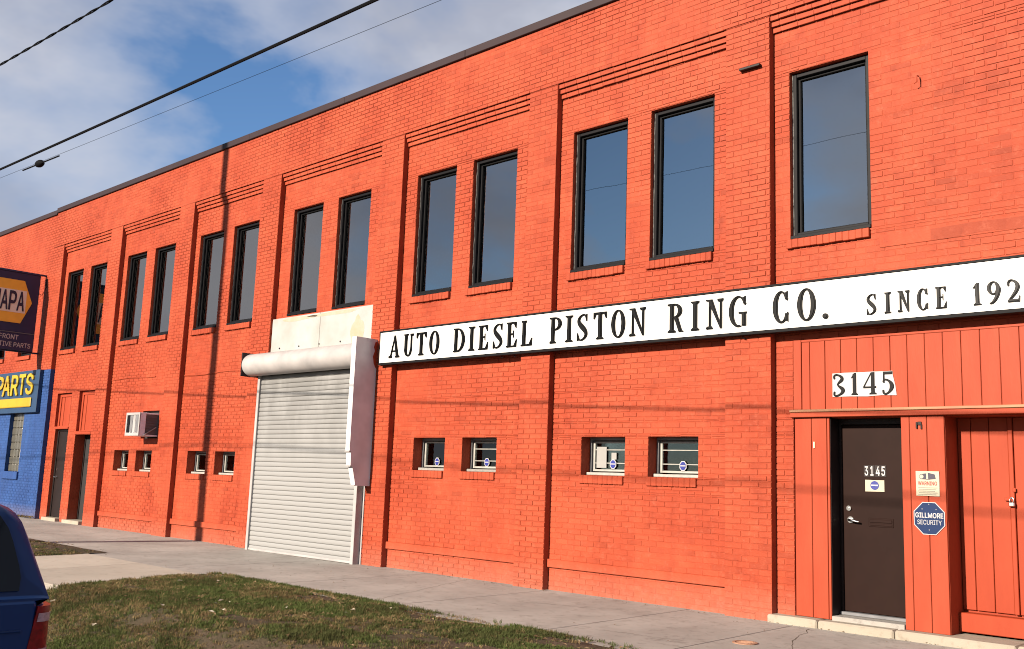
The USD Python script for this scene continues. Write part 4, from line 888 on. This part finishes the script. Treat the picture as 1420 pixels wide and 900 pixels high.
gA, mA = verge(-6.6, 9.0, -2.90, -6.29, 260, 70, left=lambda y: dedge(y, 1), seed=1)
gB, mB = verge(-26, -10.1, -2.60, -6.29, 200, 50, right=lambda y: dedge(y, 0), seed=4)
single('verge', mA, 'soil', kind='structure', smooth=True)
single('verge', mB, 'soil', kind='structure', smooth=True)
single('far_verge', bx(-160, 120, -16, -10.45, -0.95, -0.60), 'land', kind='structure')
single('far_kerb', bx(-160, 120, -10.449, -10.30, -0.95, -0.585), 'kerb_stone', kind='structure')

# grass: tufts of bent blades, thin where the soil is bare
def tuft(n, h, spread, seed):
    r = np.random.default_rng(seed); vs, fs = [], []
    for _ in range(n):
        a = r.uniform(0, 2 * math.pi); b = np.array([r.normal(0, spread), r.normal(0, spread), 0]); hh = h * r.uniform(0.5, 1.15)
        lean = np.array([math.cos(a), math.sin(a), 0]) * hh * r.uniform(0.25, 1.0); wv = np.array([-math.sin(a), math.cos(a), 0]) * r.uniform(0.0016, 0.0030)
        m_ = b + lean * 0.4 + [0, 0, hh * 0.6]; t_ = b + lean + [0, 0, hh * 0.85]
        o = len(vs); vs += [b - wv, b + wv, m_ - wv * .8, m_ + wv * .8, t_]; fs += [[o, o + 1, o + 3], [o, o + 3, o + 2], [o + 2, o + 3, o + 4]]
    return np.array(vs), np.array(fs)
def grid_z(g, x, y):
    # nearest grid height
    from scipy.spatial import cKDTree
    t = cKDTree(g.reshape(-1, 3)[:, :2]); return g.reshape(-1, 3)[t.query(np.c_[x, y])[1], 2]
pts, ids = [], []
r2 = np.random.default_rng(11)
for g, x0, x1, n, yfar in ((gA, -6.6, 2.5, 52000, -6.25), (gB, -16, -9.7, 5000, -5.0)):
    x = r2.uniform(x0, x1, n); y = -2.72 - (-(yfar) - 2.72) * r2.random(n) ** 1.15
    if g is gA: ok = x > np.array([dedge(q, 1) for q in y]) - 0.05
    else: ok = x < np.array([dedge(q, 0) for q in y]) + 0.05
    d = meshkit.fbm(np.c_[x * 1.1, y * 1.9, np.zeros(n)], 5, 21)
    edge_ = np.clip((-y - 2.9) / 0.5, 0, 1)
    left_ = np.clip((-0.6 - x) / 4.5, 0, 1)
    dens = np.clip((d - 0.56 + 0.13 * edge_ + 0.26 * left_ - (0.30 if g is gB else 0.0)) / 0.2, 0.05, 1)
    ok &= r2.random(n) < dens
    x, y, dd_ = x[ok], y[ok], d[ok]
    z = grid_z(g, x, y) - 0.004
    pts.append(np.c_[x, y, z])
    k = r2.integers(0, 4, len(x)); k[r2.random(len(x)) < (0.10 if g is gA else 0.4)] += 4
    dry = (dd_ < 0.47) & (r2.random(len(x)) < 0.5); k[dry] = 4 + k[dry] % 4
    ids.append(k)
pts, ids = np.vstack(pts), np.concatenate(ids)
pi = UsdGeom.PointInstancer.Define(stage, '/World/grass')
cd(pi.GetPrim(), label='short patchy autumn grass on the strip beside the pavement', category='grass', kind='stuff')
protos = UsdGeom.Scope.Define(stage, '/World/grass/tufts')
for k in range(8):
    q = f'/World/grass/tufts/tuft_{k:03d}'
    usdkit.mesh(stage, q, tuft(16, [0.024, 0.034, 0.019, 0.044][k % 4], 0.02, k), M['grass' if k < 4 else 'dry_grass'])
    pi.CreatePrototypesRel().AddTarget(q)
pi.CreatePositionsAttr(Vt.Vec3fArray.FromNumpy(pts.astype(np.float32)))
pi.CreateProtoIndicesAttr(Vt.IntArray.FromNumpy(ids.astype(np.int32)))
ang = r2.uniform(0, 2 * math.pi, len(pts)); sc = r2.uniform(0.6, 1.25, len(pts))
pi.CreateOrientationsAttr(Vt.QuathArray([Gf.Quath(float(math.cos(a / 2)), 0, 0, float(math.sin(a / 2))) for a in ang]))
pi.CreateScalesAttr(Vt.Vec3fArray.FromNumpy(np.repeat(sc[:, None], 3, 1).astype(np.float32)))

def leaves(n, seed, size, area):
    r = np.random.default_rng(seed); vs, fs = [], []
    for _ in range(n):
        x, y, z = area(r); s = size * r.uniform(0.5, 1.2); a = r.uniform(0, 6.28)
        e1 = np.array([math.cos(a), math.sin(a), r.uniform(-.3, .3)]) * s; e2 = np.array([-math.sin(a), math.cos(a), r.uniform(-.4, .4)]) * s * r.uniform(.4, .7)
        c = np.array([x, y, z + 0.012]); o = len(vs); up_ = np.array([0, 0, s * r.uniform(0.1, 0.5)])
        vs += [c - e1, c - e2 + up_, c + e1, c + e2 + up_, c]; fs += [[o, o + 1, o + 4], [o + 1, o + 2, o + 4], [o + 2, o + 3, o + 4], [o + 3, o, o + 4]]
    return np.array(vs), np.array(fs)
zA = gA.reshape(-1, 3); zBm = gB.reshape(-1, 3)
def onA(r):
    while True:
        p = zA[r.integers(len(zA))]
        if p[0] < 2.5 and (r.random() < 0.35 or p[1] > -3.5): return p + [r.normal(0, .02), r.normal(0, .02), 0.008]
def onB(r):
    while True:
        p = zBm[r.integers(len(zBm))]
        if p[0] > -16: return p + [0, 0, 0.01]
l1, l2 = leaves(900, 3, 0.022, onA), leaves(500, 4, 0.03, onB)
def onS(r):
    x = r.uniform(-12, 3); y = -0.03 - abs(r.normal(0, 0.05)) if r.random() < .7 else r.uniform(-2.9, 0); return np.array([x, y, float(gz(x)) - 0.004])
l3 = leaves(260, 5, 0.013, onS)
vv = np.vstack([l1[0], l2[0], l3[0]]); ff = np.vstack([l1[1], l2[1] + len(l1[0]), l3[1] + len(l1[0]) + len(l2[0])])
single('fallen_leaves', (vv, ff), 'dead_leaf', 'brown fallen leaves scattered over grass strip and pavement edge', 'leaves', kind='stuff')
single('pale_leaves', leaves(28, 8, 0.036, lambda r: onA(r) + [0, 0, 0.02]), 'pale_leaf', 'pale dry leaves lying on the green grass', 'leaves', kind='stuff')
def onW(r):
    x = r.uniform(-23.5, -19.7); return np.array([x, -0.04 - abs(r.normal(0, .06)), float(gz(x)) + r.uniform(0, 0.05)])
single('weeds', leaves(420, 9, 0.035, onW), 'dry_grass', 'dry weeds growing along the foot of the blue wall', 'weeds', kind='stuff')

vc = thing('valve_cover', 'small round rusty valve cover set in the pavement', 'valve cover', (0.593, -1.57, float(gz(0.59))))
def flat_disc(cx, cy_, r, z0, z1): 
    m = trimesh.creation.cylinder(radius=r, height=z1 - z0, sections=28); m.apply_translation([cx, cy_, (z0 + z1) / 2]); return m
z_ = float(gz(0.59))
vc.part('ring', cat(trimesh.creation.annulus(0.088, 0.115, 0.012, sections=28).apply_translation([0.593, -1.575, z_ + 0.003])), 'cover_rust')
vc.part('lid', flat_disc(0.593, -1.575, 0.083, z_ - 0.01, z_ + 0.005), 'cover_rust')
vc.part('lid_rib', cat(*[bx(0.593 - 0.06, 0.593 + 0.06, -1.575 + q - 0.005, -1.575 + q + 0.005, z_ + 0.004, z_ + 0.010) for q in (-0.04, 0, 0.04)]), 'cover_rust')

# ================================================================== POLES AND WIRES
def make_pole(loc, label):
    t = thing('utility_pole', label, 'utility pole', loc, group=None)
    x, y, z = loc
    t.part('shaft', tube([[x, y, z - 1 + q] for q in np.linspace(0, 15.2, 9)], np.linspace(0.165, 0.105, 9), 14), 'pole_wood', smooth=50)
    t.part('crossarm', cb(x - 0.06, x + 0.06, y - 1.1, y + 1.1, z + 13.1, z + 13.22, 0.006), 'pole_wood')
    for q in (-1.0, -0.45, 0.45, 1.0): t.part('insulator', tube([[x, y + q, z + 13.2], [x, y + q, z + 13.28], [x, y + q, z + 13.36]], [0.03, 0.05, 0.03], 8), 'porcelain')
    t.part('brace', cat(tube([[x, y - 0.6, z + 13.1], [x, y, z + 12.5]], 0.018, 6), tube([[x, y + 0.6, z + 13.1], [x, y, z + 12.5]], 0.018, 6)), 'galvanised')
    return t
p0 = make_pole((-13.60, -10.8, -0.6), 'wooden utility pole across the street whose shadow climbs the orange wall')
copy_of(p0, 'utility_pole', (-46.0, -6.1, -0.6), 'wooden utility pole far down the near kerb', 'utility pole')
copy_of(p0, 'utility_pole', (34.0, -6.0, -0.6), 'wooden utility pole up the near kerb past the entrance', 'utility pole')
copy_of(p0, 'utility_pole', (26.0, -10.8, -0.6), 'wooden utility pole across the street right of the building', 'utility pole')
copy_of(p0, 'utility_pole', (-50.0, -10.8, -0.6), 'wooden utility pole across the street far left', 'utility pole')

def line_through(pix, ys):
    """world points on the sight lines of pixels at the given depths"""
    out = []
    for (u_, v_), y in zip(pix, ys):
        d = _f + (u_ - 710) / FOC * R_ - (v_ - 450) / FOC * U_
        out.append(CAM + (y - CAM[1]) / d[1] * d)
    return np.array(out)
def span(a, b, xs, sag):
    """hanging wire through two points, extended along x"""
    a, b = np.asarray(a), np.asarray(b); t = (xs - a[0]) / (b[0] - a[0])
    q = a + t[:, None] * (b - a); q[:, 2] += sag * (t * t - t)
    return q
XS = np.linspace(-46, 34, 90)
hv = line_through([(0, 235), (520, 0)], [-5.892, -6.035])
tw = thing('overhead_cable', 'thick black overhead cable crossing the sky above the roof', 'cable', hv[0])
tw.part('strand', tube(span(hv[0], hv[1], XS, 0.02), 0.013, 6), 'wire')
th = line_through([(20, 239), (612, 0)], [-1.0, -0.6])
pts_ = span(th[0], th[1], XS, 0.02)
t2 = thing('service_wire', 'thin grey service wire with a dark splice below the thick cable', 'wire', th[0])
t2.part('strand', tube(pts_, 0.004, 5), 'wire')
k = line_through([(55, 227)], [-0.977])[0]; e = (th[1] - th[0]) / np.linalg.norm(th[1] - th[0])
t2.part('splice', tube([k - e * 0.19, k - e * 0.12, k, k + e * 0.12, k + e * 0.19], [0.02, 0.075, 0.095, 0.075, 0.02], 10), 'wire', smooth=60)
t2.part('splice_tail', tube([k - e * 1.0, k, k + e * 1.1], 0.018, 6), 'wire')
ul = line_through([(0, 90), (155, 0)], [-1.0, -1.0])
t3 = thing('twisted_cable', 'twisted black cable in the upper left corner of the sky', 'cable', ul[0])
base = span(ul[0], ul[1], np.linspace(-46, 34, 900), 0.02)
ph = np.linspace(0, 80 * 2 * math.pi * 0.62, 900)
for o in (0, math.pi):
    q = base.copy(); q[:, 1] += 0.017 * np.cos(ph + o); q[:, 2] += 0.017 * np.sin(ph + o); t3.part('strand', tube(q, 0.017, 5), 'wire')
# lines on the far poles, whose shadows cross the wall
def far_line(pa, pb, name, label, r):
    t = thing(name, label, 'cable', pa)
    t.part('strand', tube(span(pa, pb, np.linspace(pa[0], pb[0], 60), 2.2), r, 6), 'wire')
zp = 1.60 + 0.385 * 10.8
far_line((-13.6, -10.7, zp), (26.0, -10.7, zp), 'street_line', 'telephone cable strung along the far side of the street', 0.013)
far_line((-50.0, -10.7, zp), (-13.6, -10.7, zp), 'street_line', 'telephone cable strung farther left along the far poles', 0.013)

far_line((-13.6, -11.3, 9.6), (26.0, -10.3, 10.4), 'street_line', 'high thin wire rising across the far side of the street', 0.0045)

# bare trees across the street (seen in the window glass)
def bare_tree(loc, h, seed, label):
    t = thing('bare_tree', label, 'tree', loc); r = np.random.default_rng(seed); br = []
    def grow(p, d, l, rad, lev):
        n = 4; q = [p]; dd_ = d.copy()
        for i in range(n):
            dd_ = dd_ + r.normal(0, 0.13, 3); dd_[2] += 0.04; dd_ /= np.linalg.norm(dd_); q.append(q[-1] + dd_ * l / n)
        m = tube(q, np.linspace(rad, rad * 0.6, n + 1), 6 if lev < 2 else 4)
        br.append((lev, m))
        if lev < 5:
            for i in range(3 if lev else 5):
                s = r.uniform(0.45, 1.0); j = min(n, int(s * n)); nd = dd_ + r.normal(0, 0.62, 3); nd[2] = abs(nd[2]) * 0.8 + 0.1; nd /= np.linalg.norm(nd)
                grow(q[j], nd, l * r.uniform(0.55, 0.78), rad * 0.55, lev + 1)
    grow(np.array(loc, float), np.array([0, 0, 1.0]), h * 0.36, h * 0.022, 0)
    t.part('trunk', br[0][1], 'bark', smooth=True)
    t.part('crown', cat(*[m for l_, m in br[1:]]), 'bark')
bare_tree((-44, -17, -0.62), 12, 3, 'bare tree across the street nearest the shop')
bare_tree((-58, -19, -0.62), 13, 5, 'bare tree across the street farther left')

# ================================================================== PARKED CAR (only its rear right corner shows)
CX, CYR, CZ = 0.45, -7.795, -0.82          # rear face, right flank, road
car = thing('parked_car', 'dark blue sport utility vehicle parked at the kerb with its rear right corner showing', 'car', (CX - 2.1, CYR - 0.88, CZ))
HW = 0.88; LEN = 4.05
def C(s, y, z): return [CX - s, CYR - HW + y, CZ + z]
def interp(t, T_): return np.interp(t, *zip(*T_))
roofl = [(0.0, 1.27), (0.03, 1.285), (0.175, 1.655), (0.215, 1.70), (0.28, 1.728), (0.40, 1.735), (0.65, 1.735), (1.2, 1.73), (1.9, 1.69), (2.25, 1.66), (2.90, 1.22), (3.70, 1.06), (LEN, 0.80)]
roofw = [(0.0, 0.805), (0.03, 0.805), (0.175, 0.725), (0.215, 0.705), (0.28, 0.69), (0.40, 0.68), (1.2, 0.67), (1.9, 0.66), (2.25, 0.65), (2.95, 0.74), (3.75, 0.70), (LEN, 0.62)]
belt = [(0, 1.235), (0.03, 1.245), (2.95, 1.14), (3.75, 0.98), (LEN, 0.76)]
bw = [(0.0, 0.80), (0.015, 0.845), (0.06, 0.868), (0.16, 0.88), (0.5, 0.885), (2.8, 0.885), (3.6, 0.83), (LEN, 0.66)]
st = np.array(sorted(set([0, 0.015, 0.03, 0.06, 0.11, 0.16, 0.175, 0.195, 0.215, 0.245, 0.28, 0.34, 0.40, 0.5, 0.65, 0.9, 1.2, 1.6, 1.9, 2.08, 2.25, 2.6, 2.95, 3.35, 3.75, 4.0, LEN])))
rings = []
for s in st:
    zr, wr, zb, w_ = interp(s, roofl), interp(s, roofw), interp(s, belt), interp(s, bw)
    zr = max(zr, zb + 0.02); k = min(1, (zr - zb) / 0.5)
    half = [(0, 0.30), (w_ * 0.93, 0.32), (w_ * 0.985, 0.46), (w_, 0.72), (w_ * 0.995, 1.0), (w_ * 0.975, zb - 0.01), (w_ * 0.955, zb + 0.01)]
    a0 = (w_ * 0.945, zb + 0.02)
    for q in (0.35, 0.7, 0.9): half.append((a0[0] + (wr + 0.05 - a0[0]) * q, a0[1] + (zr - 0.09 * k - a0[1]) * q))
    half += [(wr + 0.02, zr - 0.045 * k), (wr - 0.05, zr - 0.018 * k), (wr * 0.6, zr), (0, zr + 0.004)]
    ring = [C(s, y, z) for y, z in half] + [C(s, -y, z) for y, z in half[-2:0:-1]]
    rings.append(ring)
nr = len(rings[0]); v = np.array(rings).reshape(-1, 3); f = []
for i in range(len(st) - 1):
    for k in range(nr):
        a, b = i * nr + k, i * nr + (k + 1) % nr
        f += [[a, b, b + nr], [a, b + nr, a + nr]]
v = np.vstack([v, [C(0, 0, 0.8)], [C(LEN, 0, 0.5)]])
for k in range(nr):
    f += [[len(v) - 2, (k + 1) % nr, k], [len(v) - 1, (len(st) - 1) * nr + k, (len(st) - 1) * nr + (k + 1) % nr]]
bm = trimesh.Trimesh(v, np.array(f), process=False); trimesh.repair.fix_normals(bm)
car.part('body', bm, 'car_paint', smooth=38)
car.part('tailgate', cb(CX - 0.06, CX + 0.014, CYR - 2 * HW + 0.085, CYR - 0.085, CZ + 0.66, CZ + 1.268, 0.022), 'car_paint', smooth=30)
car.part('tailgate_crease', cb(CX + 0.010, CX + 0.022, CYR - 2 * HW + 0.12, CYR - 0.155, CZ + 1.118, CZ + 1.128, 0.004), 'car_paint')
# rear glass follows the slope of the tailgate
def slope(s, y, lift=0.006): 
    p = np.array(C(s, y, interp(s, roofl))); return p + np.array([0.9, 0, 0.42]) * lift
g_, f_ = [], []
ns_, ny_ = 6, 8
for i in range(ns_ + 1):
    s = 0.036 + (0.172 - 0.036) * i / ns_; hw = (0.742 - 0.075 * i / ns_) - (0.03 if i in (0, ns_) else 0.006 if i in (1, ns_ - 1) else 0)
    for j in range(ny_ + 1): g_.append(slope(s, -hw + 2 * hw * j / ny_))
for i in range(ns_):
    for j in range(ny_):
        a = i * (ny_ + 1) + j; f_ += [[a, a + 1, a + ny_ + 2], [a, a + ny_ + 2, a + ny_ + 1]]
car.part('rear_window', (np.array(g_), np.array(f_)), 'car_glass', smooth=True)
car.part('rear_wiper', tube([slope(0.045, 0.02, 0.03), slope(0.06, -0.2, 0.03), slope(0.07, -0.42, 0.03)], 0.009, 6), 'car_trim')
for sd in (1, -1):
    def lens(z0, z1, y0a, y0b, out):
        out += 0.006
        pts = []
        for z, yi in ((z0, y0a), (z1, y0b)):
            for s, y in ((-out - 0.004, yi), (-out, 0.822), (0.006, 0.838 + out), (0.05, 0.860 + out), (0.17, 0.880 + out), (0.17, 0.82), (0.10, yi)):
                pts.append(C(s, sd * y, z))
        return trimesh.convex.convex_hull(np.array(pts))
    lp = car.part('tail_lamp', lens(0.90, 1.232, 0.735, 0.790, 0.010), 'lens_red', smooth=30)
    lp.part('reverse_lens', lens(1.160, 1.200, 0.790, 0.796, 0.0125), 'lens_clear', smooth=30)
    lp.part('lower_lens', lens(0.90, 1.035, 0.745, 0.768, 0.0125), 'lens_clear', smooth=30)
    # side windows
    for s0, s1, t0, t1 in ((0.45, 1.15, 0.52, 1.15), (1.21, 1.95, 1.21, 1.90), (2.01, 2.65, 1.96, 2.18)):
        pts = []
        for s, top in ((s0, 0), (s1, 0), (t1, 1), (t0, 1)):
            w_, wr, zr = interp(s, bw), interp(s, roofw), interp(s, roofl)
            q = 0.06 if not top else 0.86
            y = w_ * 0.945 + (wr + 0.05 - w_ * 0.945) * q; z = interp(s, belt) + 0.02 + (zr - 0.11 - interp(s, belt)) * q
            pts.append(C(s, sd * (y + 0.006), z))
        car.part('side_window', (np.array(pts), np.array([[0, 1, 2], [0, 2, 3]])), 'car_glass')
    for s in (0.80, 3.15):
        wc = np.array(C(s, sd * 0.80, 0.34))
        cyl = trimesh.creation.cylinder(radius=0.34, height=0.22, sections=32); cyl.apply_transform(trimesh.transformations.rotation_matrix(math.pi / 2, [1, 0, 0])); cyl.apply_translation(wc)
        wh = car.part('wheel', cyl, 'tyre', smooth=40)
        rim = trimesh.creation.cylinder(radius=0.22, height=0.23, sections=24); rim.apply_transform(trimesh.transformations.rotation_matrix(math.pi / 2, [1, 0, 0])); rim.apply_translation(wc + [0, 0.005 * sd, 0])
        wh.part('rim', rim, 'alloy', smooth=40)
    car.part('mirror', cb(CX - 2.40, CX - 2.28, CYR - HW + sd * 0.99 - 0.09, CYR - HW + sd * 0.99 + 0.09, CZ + 1.12, CZ + 1.27, 0.03), 'car_paint')
    car.part('roof_rail', tube([C(0.65, sd * 0.60, 1.745), C(0.75, sd * 0.60, 1.79), C(1.8, sd * 0.60, 1.79), C(1.95, sd * 0.60, 1.735)], 0.016, 8), 'car_trim')
car.part('rear_bumper', cb(CX - 0.3, CX + 0.075, CYR - 2 * HW + 0.03, CYR - 0.03, CZ + 0.42, CZ + 0.68, 0.05), 'car_trim')
car.part('number_plate', cb(CX - 0.01, CX + 0.012, CYR - HW - 0.16, CYR - HW + 0.16, CZ + 0.84, CZ + 1.0, 0.004), 'sticker_white')
car.part('tailgate_handle', cb(CX - 0.02, CX + 0.02, CYR - HW - 0.3, CYR - HW + 0.3, CZ + 1.06, CZ + 1.10, 0.008), 'car_trim')
